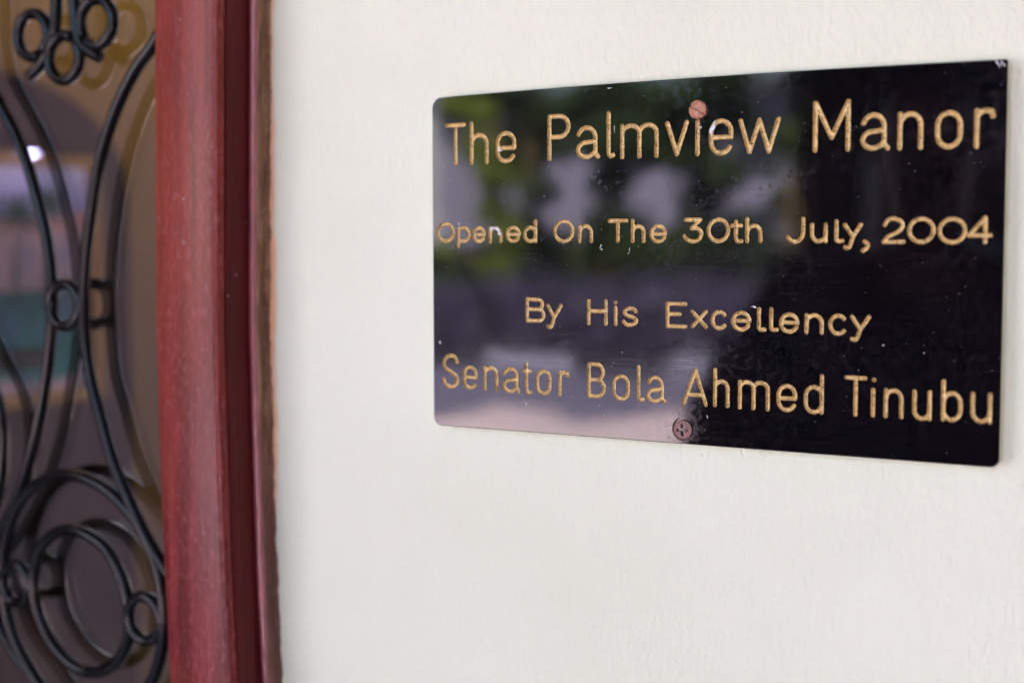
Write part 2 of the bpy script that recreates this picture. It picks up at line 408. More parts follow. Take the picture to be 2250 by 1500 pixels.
# ------------------------------------------------------------------ iron grille
GY = 0.0
gr = empty('iron_grille', (-0.8, GY, 1.40), 'black wrought iron scrollwork grille with rings in the doorway', 'grille')
def bar(pts, name='scroll_bar', closed=False, rad=0.0043):
    P3 = [on_y(x, y, GY) for x, y in pts]
    c = crom(P3, 10, closed)
    return tube(name, c, rad, IRON, gr, closed, 12)
bar([(-70, -150), (-48, -20), (-46, 80), (-30, 165), (0, 227), (37, 300), (67, 383), (95, 487), (108, 560), (114, 633), (115, 690), (112, 740), (104, 817), (90, 905), (70, 993), (40, 1086), (7, 1155), (-40, 1230), (-90, 1330)])
bar([(420, -60), (380, 20), (338, 97), (300, 150), (267, 213), (240, 283), (216, 370), (199, 475), (189, 560), (184, 652), (187, 743), (200, 835), (222, 918), (248, 1010), (285, 1100), (319, 1174), (352, 1230), (400, 1300)])
bar([(154, 1042), (220, 1065), (264, 1101), (304, 1150), (332, 1207), (350, 1262), (359, 1325), (360, 1395), (346, 1465), (325, 1510), (280, 1560), (200, 1580), (120, 1545), (73, 1478), (40, 1420), (17, 1353), (7, 1268), (13, 1188), (42, 1108), (90, 1058)], 'large_scroll', True)
bar([(158, 1163), (200, 1178), (237, 1209), (268, 1269), (284, 1340), (281, 1405), (256, 1454), (209, 1476), (158, 1458), (112, 1406), (82, 1335), (75, 1262), (88, 1207), (119, 1172)], 'inner_scroll', True)
bar([(-110, 640), (-60, 760), (-25, 830), (0, 895), (7, 960), (3, 1050), (-15, 1120), (-50, 1190), (-100, 1260)])
bar([(-70, 1180), (-25, 1290), (0, 1375), (30, 1430), (68, 1480), (115, 1540), (190, 1620)])
def ring(px, py, rad, bar_r=0.0041, name='ring', a0=0, a1=360):
    c = on_y(px, py, GY); n = 40
    if a1 - a0 >= 360:
        pts = [(c[0] + rad * math.cos(2 * math.pi * k / n), GY - 0.001, c[2] + rad * math.sin(2 * math.pi * k / n)) for k in range(n)]
        return tube(name, pts, bar_r, IRON, gr, True, 12)
    pts = [(c[0] + rad * math.cos(math.radians(a0 + (a1 - a0) * k / n)), GY - 0.001, c[2] + rad * math.sin(math.radians(a0 + (a1 - a0) * k / n))) for k in range(n + 1)]
    return tube(name, pts, bar_r, IRON, gr, False, 12)
ring(145, 670, 0.0148)
ring(38, 1280, 0.0142)
ring(321, 1357, 0.0152)
ring(75, 78, 0.0150, name='petal_ring', a0=-50, a1=290)
ring(144, 128, 0.0152, name='petal_ring', a0=60, a1=395)
ring(215, 50, 0.0155, name='petal_ring', a0=-125, a1=215)
bar([(128, -120), (125, -40), (124, 20), (119, 75), (104, 120), (84, 150), (66, 167)], 'stem_bar')
bar([(158, -120), (161, -40), (164, 15), (168, 60), (180, 95), (200, 115), (219, 126)], 'stem_bar')

# ------------------------------------------------------------------ glass behind the grille
t = NT('door_glass')
gl = t.n('ShaderNodeBsdfGlossy'); gl.inputs['Roughness'].default_value = 0.0; t.put(gl.inputs[0], (1, 1, 1))
tr = t.n('ShaderNodeBsdfTransparent'); t.put(tr.inputs[0], (0.90, 0.90, 0.88))
lw = t.n('ShaderNodeLayerWeight'); lw.inputs['Blend'].default_value = 0.5
fz = t.math('ADD', 0.36, t.math('MULTIPLY', t.math('POWER', lw.outputs['Facing'], 5.0), 0.95))
mx = t.n('ShaderNodeMixShader'); t.put(mx.inputs[0], fz); t.t.links.new(tr.outputs[0], mx.inputs[1]); t.t.links.new(gl.outputs[0], mx.inputs[2])
t.t.links.new(mx.outputs[0], t.out.inputs[0]); GLASS = t.m
bm = bmesh.new(); add_box(bm, -1.585, FX0 - 0.066, 0.0120, 0.0160, 0.02, 2.078)
glass = from_bm('glass_pane', bm, GLASS); tag(glass, 'clear door glass just behind the iron scrollwork, mirroring it darkly', 'glass pane')

# ------------------------------------------------------------------ room behind the glass
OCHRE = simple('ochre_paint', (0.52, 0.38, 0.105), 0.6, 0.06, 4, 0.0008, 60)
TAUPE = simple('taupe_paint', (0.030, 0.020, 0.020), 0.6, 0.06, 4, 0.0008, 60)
bm = bmesh.new()
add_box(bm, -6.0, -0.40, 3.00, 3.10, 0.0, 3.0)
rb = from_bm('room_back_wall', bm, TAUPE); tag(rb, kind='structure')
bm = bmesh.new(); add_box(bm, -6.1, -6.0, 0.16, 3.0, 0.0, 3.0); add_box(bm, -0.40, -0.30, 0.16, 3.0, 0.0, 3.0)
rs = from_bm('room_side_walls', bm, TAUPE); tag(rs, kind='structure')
bm = bmesh.new(); add_box(bm, -6.0, -0.40, 0.16, 3.0, 3.0, 3.1); rc = from_bm('room_ceiling', bm, OCHRE); tag(rc, kind='structure')
bm = bmesh.new(); add_box(bm, -6.0, -0.40, 0.16, 3.0, -0.02, 0.006); rf = from_bm('room_floor', bm, simple('tile_floor', (0.30, 0.20, 0.10), 0.25)); tag(rf, kind='structure')
# ochre partition with an arched opening
AY = 1.0
pj = on_y(284, 600, AY); pt = on_y(120, 118, AY); ps = on_y(284, 430, AY)
half = 0.50; rise = pt[2] - ps[2]; cxa = pj[0] - half
arch = [(pj[0], 0.0)] + [(cxa + half * math.cos(a), ps[2] + rise * math.sin(a)) for a in [math.pi * k / 40 for k in range(41)]] + [(pj[0] - 2 * half, 0.0)]
outer = [(-0.402, 0.0), (-0.402, 2.99), (-4.0, 2.99), (-4.0, 0.0)]
vs = []; fs = []
def qd(a, b, c, d): fs.append((a, b, c, d))
L = len(arch)
top = 2.99
for (x, z) in arch:
    for y in (AY, AY + 0.14): vs.append((x, y, z))
for (x, z) in arch:
    for y in (AY, AY + 0.14): vs.append((x, y, top))
for i in range(L - 1):
    a, b = 2 * i, 2 * (i + 1)
    qd(a, b, b + 1, a + 1)
    if 0 < i < L - 2:
        qd(a, 2 * L + a, 2 * L + b, b); qd(a + 1, b + 1, 2 * L + b + 1, 2 * L + a + 1)
bmx = bmesh.new()
mv = [bmx.verts.new(v) for v in vs]
for f_ in fs:
    bmx.faces.new([mv[i] for i in f_])
add_box(bmx, pj[0], -0.402, AY, AY + 0.14, 0.006, top); add_box(bmx, -5.99, pj[0] - 2 * half, AY, AY + 0.14, 0.006, top)
aw = from_bm('arched_partition', bmx, OCHRE); tag(aw, kind='structure')
# lit lamps in the room; the deep one is added to brighten the floor
def emis(name, c, s):
    t = NT(name); e_ = t.n('ShaderNodeEmission'); t.put(e_.inputs[0], c); e_.inputs[1].default_value = s
    t.t.links.new(e_.outputs[0], t.out.inputs[0]); return t.m
def ceiling_lamp(x, y, z, power, colour, label):
    t_ = empty('pendant_lamp', (x, y, z), label, 'lamp', 'pendant lamps in the hall')
    tube('cord', [(x, y, z + 0.05), (x, y, 2.999)], 0.003, IRON, t_, sides=6)
    bm = bmesh.new(); bmesh.ops.create_uvsphere(bm, u_segments=16, v_segments=10, radius=0.035)
    for v in bm.verts: v.co += Vector((x, y, z))
    from_bm('bulb', bm, emis('warm_bulb', colour, power * 6), t_, True)
    l_ = bpy.data.lights.new('pendant_light', 'POINT'); l_.energy = power; l_.color = colour; l_.shadow_soft_size = 0.05
    lo_ = bpy.data.objects.new('pendant_light', l_); COL.objects.link(lo_); lo_.parent = t_; lo_.location = (0, 0, -0.06)
ceiling_lamp(-1.75, 0.62, 2.25, 0.46, (1.0, 0.78, 0.45), 'warm pendant lamp hanging before the arched partition')
ceiling_lamp(-3.3, 2.1, 2.4, 0.9, (1.0, 0.80, 0.55), 'pendant lamp added deep in the dark hall to brighten its floor')

# ------------------------------------------------------------------ plaque
PT, PBK = 0.0050, 0.0030                        # thickness, gap to the plaster
FY = -(PT + PBK)                                # front face
tl = on_y(949, 216, FY); br = on_y(2195, 1028, FY); tr_ = on_y(2215, 130, FY); bl = on_y(953, 933, FY)
X0, X1 = (tl[0] + bl[0]) / 2, (tr_[0] + br[0]) / 2; Z1, Z0 = (tl[2] + tr_[2]) / 2, (bl[2] + br[2]) / 2
plq = empty('plaque', ((X0 + X1) / 2, 0, Z0), 'glossy black plaque engraved with four lines of gold lettering, screwed to the wall', 'plaque')
def slope(x, y): return (y - 553.1) / (x + 4013.6)
def arc(cu, cv, ru, rv, a0, a1, n=14):
    return [(cu + ru * math.cos(math.radians(a0 + (a1 - a0) * k / n)), cv + rv * math.sin(math.radians(a0 + (a1 - a0) * k / n))) for k in range(n + 1)]
def sm(pts): return [tuple(p) for p in crom(pts, 8)]
def glyph(ch, asp, m_, q):
    """strokes in u (0 left .. 1 right), v (0 base .. 1 top); m_ = mid height, q = extra"""
    rv = min(0.5, 0.5 * asp)
    if ch == 'T': return [[(0, 1), (1, 1)], [(.5, 1), (.5, 0)]]
    if ch == 'h': return [[(0, 1), (0, 0)], [(0, m_ - rv * 1.1)] + arc(.5, m_ - rv, .5, rv, 165, 0) + [(1, 0)]]
    if ch == 'n': return [[(0, 1), (0, 0)], [(0, 1 - rv * 1.1)] + arc(.5, 1 - rv, .5, rv, 165, 0) + [(1, 0)]]
    if ch == 'm':
        r2 = rv * .5; c = q if q else .5
        return [[(0, 1), (0, 0)], arc(c / 2, 1 - r2, c / 2, r2, 165, 0) + [(c, 0)], arc((1 + c) / 2, 1 - r2, (1 - c) / 2, r2, 175, 0) + [(1, 0)]]
    if ch == 'e':
        return [[(0, m_), (1, m_)] + arc(.5, 1 - rv, .5, rv, 0, 180) + arc(.5, rv, .5, rv, 180, 330)]
    if ch == 'P':
        r = (1 - m_) / 2; ru = min(.75, r / asp)
        return [[(0, 0), (0, 1), (1 - ru, 1)] + arc(1 - ru, 1 - r, ru, r, 90, -90) + [(0, m_)]]
    if ch == 'B':
        r = (1 - m_) / 2; r2 = m_ / 2; ru = min(.6, r / asp); ru2 = min(.6, r2 / asp)
        return [[(0, 0), (0, 1), (.93 - ru, 1)] + arc(.93 - ru, 1 - r, ru, r, 90, -90) + [(0, m_)], [(0, m_), (1 - ru2, m_)] + arc(1 - ru2, r2, ru2, r2, 90, -90) + [(0, 0)]]
    if ch == 'a':
        t = m_; rb_ = t / 2
        return [arc(.5, 1 - rv, .5, rv, 160, 0) + [(1, .12), (1 + .16, 0.0)], [(1, t + .02), (.5, t - .02)] + arc(.48, rb_ - .01, .48, rb_ - .01, 100, 285) + [(.85, .09), (1, .2)]]
    if ch == 'l':
        return [[(0, 1), (0, .12)] + arc(.55, .10, .55, .10, 185, 262, 6) + [(1, .02)]]
    if ch == 'v': return [[(0, 1), (.5, 0), (1, 1)]]
    if ch == 'w': return [[(0, 1), (.24, 0), (.5, 1), (.75, 0), (1, 1)]]
    if ch == 'i': return [[(0, 1), (0, 0)]]
    if ch == 'dot': return [[(0, 1), (0.001, .99)]]
    if ch == 'M': return [[(0, 0), (0, 1), (.5, m_), (1, 1), (1, 0)]]
    if ch == 'o': return [arc(.5, 1 - rv, .5, rv, 0, 180) + arc(.5, rv, .5, rv, 180, 360) + [(1, 1 - rv)]]
    if ch == 'O': return [arc(.5, .5, .5, .5, 0, 360, 32)]
    if ch == 'r': return [[(0, 1), (0, 0)], [(0, .72)] + arc(.62, .80, .60, .20, 170, 60) + [(1, .84)]]
    if ch == 'p': return [[(0, 1), (0, 0)], [(0, 1)] + [(.5, 1)] + arc(.5, (1 + m_) / 2, .5, (1 - m_) / 2, 90, -90) + [(0, m_)]]
    if ch == 'b': r = min(m_ / 2, .5 * asp); return [[(0, 1), (0, 0)], [(0, m_ - r * .9)] + arc(.5, m_ - r, .5, r, 150, 0) + arc(.5, r, .5, r, 0, -150) + [(0, r * .8)]]
    if ch == 'd': r = min(m_ / 2, .5 * asp); return [[(1, 1), (1, 0)], [(1, m_ - r * .9)] + arc(.5, m_ - r, .5, r, 30, 180) + arc(.5, r, .5, r, 180, 330) + [(1, r * .8)]]
    if ch == 'u': return [[(0, 1)] + arc(.5, rv, .5, rv, 180, 345) + [(1, .3)], [(1, 1), (1, 0)]]
    if ch == 'y': return [[(0, 1), (q, m_)], sm([(1, 1), (.78, (1 + m_) * .5 + .02), (q, m_ - .02), (.33, .09), (.18, 0), (.02, .03)])]
    if ch == 'J': return [[(1, 1), (1, .42)] + arc(.5, .42, .5, .42, 0, -90) + arc(.5, .42, .5, .42, -90, -150)]
    if ch == ',': return [sm([(.35, 1), (1, .75), (.9, .35), (0, 0)])]
    if ch == '2': return [sm([(.04, .74), (.22, .95), (.52, 1.0), (.88, .86), (.93, .62), (.66, .40), (.22, .22), (0, .0)]) + [(1, 0)]]
    if ch == '3': return [[(.08, 1), (.93, 1), (.42, .60)], sm([(.42, .60), (.80, .58), (1, .34), (.80, .06), (.42, -.01), (.08, .14), (0, .25)])]
    if ch == '4': return [[(.76, 0), (.76, 1), (0, .28), (1, .28)]]
    if ch == 'H': return [[(0, 1), (0, 0)], [(1, 1), (1, 0)], [(0, m_), (1, m_)]]
    if ch == 'E': return [[(1, 1), (0, 1), (0, 0), (1, 0)], [(0, m_), (.68, m_)]]
    if ch == 'x': return [[(0, 1), (1, 0)], [(1, 1), (0, 0)]]
    if ch == 'c': return [arc(.5, .5, .52, .5, 42, 318, 26)]
    if ch == 's': return [sm([(.93, .84), (.70, 1.0), (.25, .96), (.07, .76), (.28, .56), (.72, .46), (.97, .24), (.72, .02), (.25, 0), (0, .17)])]
    if ch == 'S': return [sm([(.98, .80), (.84, .95), (.52, 1.0), (.18, .93), (.02, .76), (.14, .60), (.55, .47), (.90, .35), (1.0, .20), (.82, .05), (.48, 0), (.15, .07), (0, .24)])]
    if ch == 't': return [[(.42, 1), (.42, .12), (.55, .01), (1, 0)], [(0, m_), (.95, m_)]]
    if ch == 'A': return [[(0, 0), (.52, 1), (1, 0)], [(.17, m_), (.80, m_)]]
    raise KeyError(ch)
# (character, left px, right px, top px, base px, mid px or None, extra)
TXT = []
def T1(*a): TXT.append((0.00131,) + a)
def T2(*a): TXT.append((0.00113,) + a)
def T3(*a): TXT.append((0.00113,) + a)
T1('T', 982, 1019.5, 275.5, 359, None, 0); T1('h', 1036, 1069, 271, 357, 297, 0); T1('e', 1093, 1129.5, 293, 354, 325, 0)
T1('P', 1207, 1249, 255.5, 349, 301, 0); T1('a', 1270, 1308, 281, 345, 312, 0); T1('l', 1337, 1347, 249, 343, None, 0)
T1('m', 1367, 1442.5, 275.5, 343.5, None, .5); T1('v', 1466, 1508.6, 270.5, 338.5, None, 0); T1('i', 1532.5, 1540, 268, 338, None, 0)
T1('e', 1562.5, 1606.5, 266, 336.5, 302, 0); T1('w', 1627, 1710, 264, 333, None, 0)
T1('M', 1791.5, 1863.5, 225, 329, 302, 0); T1('a', 1896, 1943, 253, 326, 288, 0); T1('n', 1977.5, 2023, 250.5, 324.5, None, 0)
T1('o', 2060, 2110, 248, 322.5, None, 0); T1('r', 2146, 2181, 243, 321, None, 0)
T2('O', 962, 995.5, 492, 530, None, 0); T2('p', 1007, 1030, 501, 542, 529.5, 0); T2('e', 1040.5, 1063, 501, 530, 515.5, 0)
T2('n', 1077, 1100, 501, 531, None, 0); T2('e', 1114, 1140, 500, 530, 515, 0); T2('d', 1153, 1176.5, 486, 530, 500, 0)
T2('O', 1219, 1258, 486, 530, None, 0); T2('n', 1273.5, 1299, 497, 530, None, 0)
T2('T', 1339, 1376, 485, 530, None, 0); T2('h', 1390, 1414, 484, 530, 497, 0); T2('e', 1430.5, 1461.5, 497, 530.5, 514, 0)
T2('3', 1503.5, 1541, 483, 530, None, 0); T2('O', 1557, 1600, 482.5, 530, None, 0); T2('t', 1608, 1629, 487, 530, 496, 0); T2('h', 1641.5, 1671, 481.5, 530, 496, 0)
T2('J', 1729, 1764.7, 481.5, 531, None, 0); T2('u', 1784, 1814, 494, 530, None, 0); T2('l', 1837.6, 1851, 486, 530, None, 0)
T2('y', 1856, 1891, 494, 545, 520, .52); T2(',', 1896, 1906, 531, 551, None, 0)
T2('2', 1942, 1985, 480.5, 531.5, None, 0); T2('O', 1998, 2051, 481, 531.5, None, 0); T2('O', 2064.5, 2120.5, 481, 532.5, None, 0); T2('4', 2129, 2176, 479, 532, None, 0)
T3('B', 1158, 1194, 658, 704.5, 679.5, 0); T3('y', 1203.5, 1232, 671.5, 718.5, 697, .48)
T3('H', 1293.5, 1331, 661, 711, 683.5, 0); T3('i', 1352.5, 1360, 676, 712.5, None, 0); T3('dot', 1352.5, 1360, 664, 712, None, 0); T3('s', 1370, 1399, 678, 713, None, 0)
T3('E', 1466.5, 1506, 667.5, 717, 690, 0); T3('x', 1521, 1551, 684.5, 717.5, None, 0); T3('c', 1566, 1595, 685.5, 721, None, 0)
T3('e', 1610.5, 1646.5, 687, 724, 704.5, 0); T3('l', 1667.5, 1680, 679, 724.5, None, 0); T3('l', 1694.5, 1707, 679, 725, None, 0)
T3('e', 1716, 1752, 691, 728.5, 708.5, 0); T3('n', 1772, 1805.5, 692.5, 730.5, None, 0); T3('c', 1825, 1858, 693.5, 733, None, 0); T3('y', 1871.5, 1909, 696, 746.5, 723.5, .50)
T3('S', 975, 1005, 781, 849, None, 0); T3('e', 1020, 1045, 806.5, 851.5, 829, 0); T3('n', 1065, 1091, 808, 855, None, 0); T3('a', 1107, 1135, 810, 859, 834, 0)
T3('t', 1150, 1166, 799, 862, 815.5, 0); T3('o', 1181, 1207.5, 815.5, 864, None, 0); T3('r', 1230, 1247, 818, 867, None, 0)
T3('B', 1294, 1327.5, 800, 870.5, 834.5, 0); T3('o', 1349, 1380, 826.5, 876, None, 0); T3('l', 1403, 1412, 806, 878, None, 0); T3('a', 1424, 1454.5, 829.5, 881, 855, 0)
T3('A', 1502.5, 1551, 814, 887.5, 867, 0); T3('h', 1571, 1599, 813, 891, 838, 0); T3('m', 1625.5, 1687, 840, 897, None, .49); T3('e', 1710.5, 1746.8, 848, 900.5, 875, 0)
T3('d', 1770.5, 1805.5, 826, 905, 850, 0); T3('T', 1859.5, 1900, 830, 910, None, 0); T3('i', 1918, 1925, 856.5, 912, None, 0); T3('dot', 1920, 1925, 834, 912, None, 0)
T3('n', 1946, 1980.5, 857.5, 914.5, None, 0); T3('u', 2009, 2042.5, 861, 919.5, None, 0); T3('b', 2072.5, 2110.5, 838.5, 922, 864, 0); T3('u', 2137, 2175, 866, 926, None, 0)

STEP = 0.00034
GD = 0.0014
contours = []; cuts = []
def letter(r, ch_, xl, xr, yt, yb, ym, q):
    asp = (xr - xl) / (yb - yt) * 1.12
    m_ = 0.5 if ym is None else (yb - ym) / (yb - yt)
    xc = (xl + xr) / 2
    if ch_ in 'i' or ch_ == 'dot': xc = xl
    segs = []
    for st in glyph(ch_, asp, m_, q):
        pl = []
        for (u, v) in st:
            y = yb + (yt - yb) * v; x = xl + (xr - xl) * u
            y += slope(xc, y) * (x - xc); x += -(xc - 1203) / 45000 * (y - (yt + yb) / 2)
            p = on_y(x, y, FY); pl.append((p[0] , p[2]))
        segs += list(zip(pl[:-1], pl[1:]))
    A = np.array([s[0] for s in segs]); B = np.array([s[1] for s in segs])
    lo = np.minimum(A, B).min(0) - r - 2 * STEP; hi = np.maximum(A, B).max(0) + r + 2 * STEP
    nx = int((hi[0] - lo[0]) / STEP) + 2; nz = int((hi[1] - lo[1]) / STEP) + 2
    gx = lo[0] + np.arange(nx) * STEP; gz = lo[1] + np.arange(nz) * STEP
    G = np.stack(np.meshgrid(gx, gz, indexing='ij'), -1).reshape(-1, 2)
    def sdf(Q):
        d = np.full(len(Q), 1e9)
        for a, b in zip(A, B):
            ab = b - a; L2 = max((ab ** 2).sum(), 1e-16)
            tt = np.clip(((Q - a) @ ab) / L2, 0, 1)
            d = np.minimum(d, np.linalg.norm(Q - a - tt[:, None] * ab, axis=1))
        return d
    wob = 0.00005 * np.sin(G[:, 0] * 2300 + G[:, 1] * 900) + 0.00004 * np.sin(G[:, 1] * 3100 - G[:, 0] * 700)
    D = (sdf(G) + wob).reshape(nx, nz)
    ins = D < r
    pts = []; key = {}; edges = []
    def ep(i, j, i2, j2):
        k = (i, j, i2, j2)
        if k not in key:
            t_ = (r - D[i, j]) / (D[i2, j2] - D[i, j]); t_ = min(max(t_, 0.12), 0.88)
            key[k] = len(pts); pts.append((gx[i] + (gx[i2] - gx[i]) * t_, gz[j] + (gz[j2] - gz[j]) * t_))
        return key[k]
    ci, cj = np.nonzero((ins[:-1, :-1].astype(int) + ins[1:, :-1] + ins[:-1, 1:] + ins[1:, 1:]) % 4)
    for i, j in zip(ci, cj):
        e_ = []
        if ins[i, j] != ins[i + 1, j]: e_.append(ep(i, j, i + 1, j))
        if ins[i + 1, j] != ins[i + 1, j + 1]: e_.append(ep(i + 1, j, i + 1, j + 1))
        if ins[i, j + 1] != ins[i + 1, j + 1]: e_.append(ep(i, j + 1, i + 1, j + 1))
        if ins[i, j] != ins[i, j + 1]: e_.append(ep(i, j, i, j + 1))
        for k in range(0, len(e_) - 1, 2): edges.append((e_[k], e_[k + 1]))
    gi = np.nonzero(D.reshape(-1) < r - 0.32 * STEP)[0]
    gi = gi[(D.reshape(-1)[gi] > -1)]
    allp = pts + [tuple(G[k]) for k in gi]
    depth = [0.0] * len(pts) + [GD * math.sqrt(max(0.0, 1 - (D.reshape(-1)[k] / r) ** 2)) for k in gi]
    V, E_, F_, ov, oe, of = delaunay_2d_cdt([Vector(p) for p in allp], edges, [], 0, 1e-9)
    fl = [f for f in F_]
    cen = np.array([[(V[f[0]][0] + V[f[1]][0] + V[f[2]][0]) / 3, (V[f[0]][1] + V[f[1]][1] + V[f[2]][1]) / 3] for f in fl])
    def inside(Q):
        d = sdf(Q) + 0.00005 * np.sin(Q[:, 0] * 2300 + Q[:, 1] * 900) + 0.00004 * np.sin(Q[:, 1] * 3100 - Q[:, 0] * 700)
        return d < r
    ok = inside(cen)
    dd = [depth[ov[k][0]] if ov[k] else 0.0 for k in range(len(V))]
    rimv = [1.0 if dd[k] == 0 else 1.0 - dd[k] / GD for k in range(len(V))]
    vs = [(V[k][0], FY + dd[k], V[k][1]) for k in range(len(V))]
    fs = [tuple(f) if True else f for f, o in zip(fl, ok) if o]
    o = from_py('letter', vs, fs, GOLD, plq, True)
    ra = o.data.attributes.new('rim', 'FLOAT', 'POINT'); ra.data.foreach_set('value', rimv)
    contours.append((pts, edges)); cuts.append((lo, hi, inside))
    return o
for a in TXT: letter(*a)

# front sheet with the engraving cut through it
def rrect(x0, x1, z0, z1, radii, n=8):
    out = []
    for (cx_, cz_, r, a) in ((x1, z1, radii[0], 0), (x0, z1, radii[1], 90), (x0, z0, radii[2], 180), (x1, z0, radii[3], 270)):
        sx_ = -1 if cx_ == x1 else 1; sz_ = -1 if cz_ == z1 else 1
        out += [(cx_ + sx_ * r + r * math.cos(math.radians(a + 90 * k / n)), cz_ + sz_ * r + r * math.sin(math.radians(a + 90 * k / n))) for k in range(n + 1)]
    return out
RAD = (0.0012, 0.0062, 0.0058, 0.0044)
BEV = 0.0004
# top and bottom edges are not dead straight: 0.6 mm of bow in the sheet
def bow(p):
    s = (p[0] - X0) / (X1 - X0)
    if p[1] > (Z0 + Z1) / 2: return (p[0], p[1] + 0.0014 * 4 * s * (1 - s) * ((p[1] - (Z0 + Z1) / 2) / ((Z1 - Z0) / 2)))
    return p
def densify(pts, step=0.01):
    out = []
    for a, b in zip(pts, pts[1:] + pts[:1]):
        L_ = math.dist(a, b); n = max(1, int(L_ / step))
        out += [(a[0] + (b[0] - a[0]) * k / n, a[1] + (b[1] - a[1]) * k / n) for k in range(n)]
    return out
outl = [bow(p) for p in densify(rrect(X0 + BEV, X1 - BEV, Z0 + BEV, Z1 - BEV, RAD))]
outl2 = [bow(p) for p in densify(rrect(X0, X1, Z0, Z1, RAD))]
if len(outl2) != len(outl):
    cx0, cz0 = (X0 + X1) / 2, (Z0 + Z1) / 2
    outl2 = [(cx0 + (x - cx0) * (X1 - X0) / (X1 - X0 - 2 * BEV), cz0 + (z - cz0) * (Z1 - Z0) / (Z1 - Z0 - 2 * BEV)) for x, z in outl]
# screws: the lower one sits in a countersunk hole of the sheet
s1 = on_y(1532, 241, FY); s2 = on_y(1499.5, 943.5, FY)
HR = 0.0062
hole = [(s2[0] + 0.0004 + HR * math.cos(2 * math.pi * k / 40), s2[2] + 0.0003 + HR * math.sin(2 * math.pi * k / 40)) for k in range(40)]
allp = []; alle = []
def addloop(pts):
    b = len(allp); allp.extend(pts); alle.extend([(b + k, b + (k + 1) % len(pts)) for k in range(len(pts))])
addloop(outl); addloop(hole)
for pts, edges in contours:
    b = len(allp); allp.extend(pts); alle.extend([(b + i, b + j) for i, j in edges])
V, E_, F_, ov, oe, of = delaunay_2d_cdt([Vector(p) for p in allp], alle, [], 1, 1e-9)
cen = np.array([[sum(V[k][0] for k in f) / 3, sum(V[k][1] for k in f) / 3] for f in F_])
keep = np.ones(len(F_), bool)
for lo, hi, ins_ in cuts:
    idx = np.nonzero((cen[:, 0] > lo[0]) & (cen[:, 0] < hi[0]) & (cen[:, 1] > lo[1]) & (cen[:, 1] < hi[1]))[0]
    if len(idx): keep[idx[ins_(cen[idx])]] = False
keep[np.hypot(cen[:, 0] - s2[0] - 0.0004, cen[:, 1] - s2[2] - 0.0003) < HR * 0.997] = False
vs = [(v[0], FY, v[1]) for v in V]; fs = [tuple(f) for f, k in zip(F_, keep) if k]
n0 = len(vs); no = len(outl)
vs += [(x, FY, z) for x, z in outl] + [(x, FY + BEV, z) for x, z in outl2] + [(x, FY + 0.0009, z) for x, z in outl2]
for k in range(no):
    k2 = (k + 1) % no
    fs.append((n0 + k, n0 + no + k, n0 + no + k2, n0 + k2)); fs.append((n0 + no + k, n0 + 2 * no + k, n0 + 2 * no + k2, n0 + no + k2))
nh = len(vs); dpt = 0.0016
vs += [(x, FY, z) for x, z in hole] + [(x, FY + dpt, z) for x, z in hole]
for k in range(40): fs.append((nh + k, nh + (k + 1) % 40, nh + 40 + (k + 1) % 40, nh + 40 + k))
fs.append(tuple(nh + 40 + k for k in range(40)))
sheet = from_py('black_sheet', vs, fs, BLACK, plq)
# fix face directions of the front
bm = bmesh.new(); bm.from_mesh(sheet.data)
for f in bm.faces:
    if abs(f.normal.y) > 0.99 and f.normal.y > 0: f.normal_flip()
bm.to_mesh(sheet.data); bm.free()
sheet['label'] = 'glossy black face sheet'
for o in plq.children:
    if o.name.startswith('letter'):
        bm = bmesh.new(); bm.from_mesh(o.data)
        for f in bm.faces:
            if f.normal.y > 0: f.normal_flip()
        bm.to_mesh(o.data); bm.free()
# pale core behind the sheet
vs = [(x, FY + 0.0009, z) for x, z in outl2] + [(x, -PBK, z) for x, z in outl2]
fs = [(k, no + k, no + (k + 1) % no, (k + 1) % no) for k in range(no)] + [tuple(range(no, 2 * no))]
from_py('pale_core', vs, fs, CREAM, plq)

# screws
def disc_screw(name, c, r, y_front, y_back, mat, kind, ang, lab):
    """a head with its slot modelled as a recess: built on a fine polar/cartesian grid of heights"""
    n = 44; g = np.linspace(-1.0, 1.0, n); idx = {}; vs = []; fs = []
    ca, sa = math.cos(ang), math.sin(ang)
    def hgt(x, z):
        u = x * ca + z * sa; v = -x * sa + z * ca; rr = math.hypot(x, z)
        if kind == 'slot':
            d = 0.0011 if abs(v) < 0.12 else 0.0
        else:
            arm = (abs(u) < 0.135 and abs(v) < 0.58) or (abs(v) < 0.135 and abs(u) < 0.58)
            d = 0.0022 if arm else 0.0
            if rr < 0.24: d = max(d, 0.0016)
        return d + 0.00035 * max(0, rr - 0.8) / 0.2
    rings = 26; seg = 72
    for i in range(rings + 1):
        rr = i / rings
        for k in range(seg):
            an = 2 * math.pi * k / seg; x = rr * math.cos(an); z = rr * math.sin(an)
            vs.append((c[0] + x * r, y_front + hgt(x, z), c[2] + z * r))
    for i in range(rings):
        for k in range(seg):
            fs.append((i * seg + k, i * seg + (k + 1) % seg, (i + 1) * seg + (k + 1) % seg, (i + 1) * seg + k))
    b = len(vs)
    for k in range(seg):
        an = 2 * math.pi * k / seg; vs.append((c[0] + r * 0.93 * math.cos(an), y_back, c[2] + r * 0.93 * math.sin(an)))
    for k in range(seg): fs.append((rings * seg + k, rings * seg + (k + 1) % seg, b + (k + 1) % seg, b + k))
    o = from_py(name, vs, fs, mat, plq)
    o['label'] = lab; return o
sc1 = on_y(1532, 241, FY - 0.0040)
disc_screw('screw', sc1, 0.00475, FY - 0.0042, FY - 0.0001, COPR, 'slot', math.radians(-28), 'rusty slotted copper screw standing proud above the letters')
s2c = on_y(1498.5, 944.5, FY)
disc_screw('screw', s2c, 0.00530, FY + 0.0002, FY + 0.0015, COPD, 'cross', math.radians(2), 'dull copper cross head screw sunk near the lower edge')
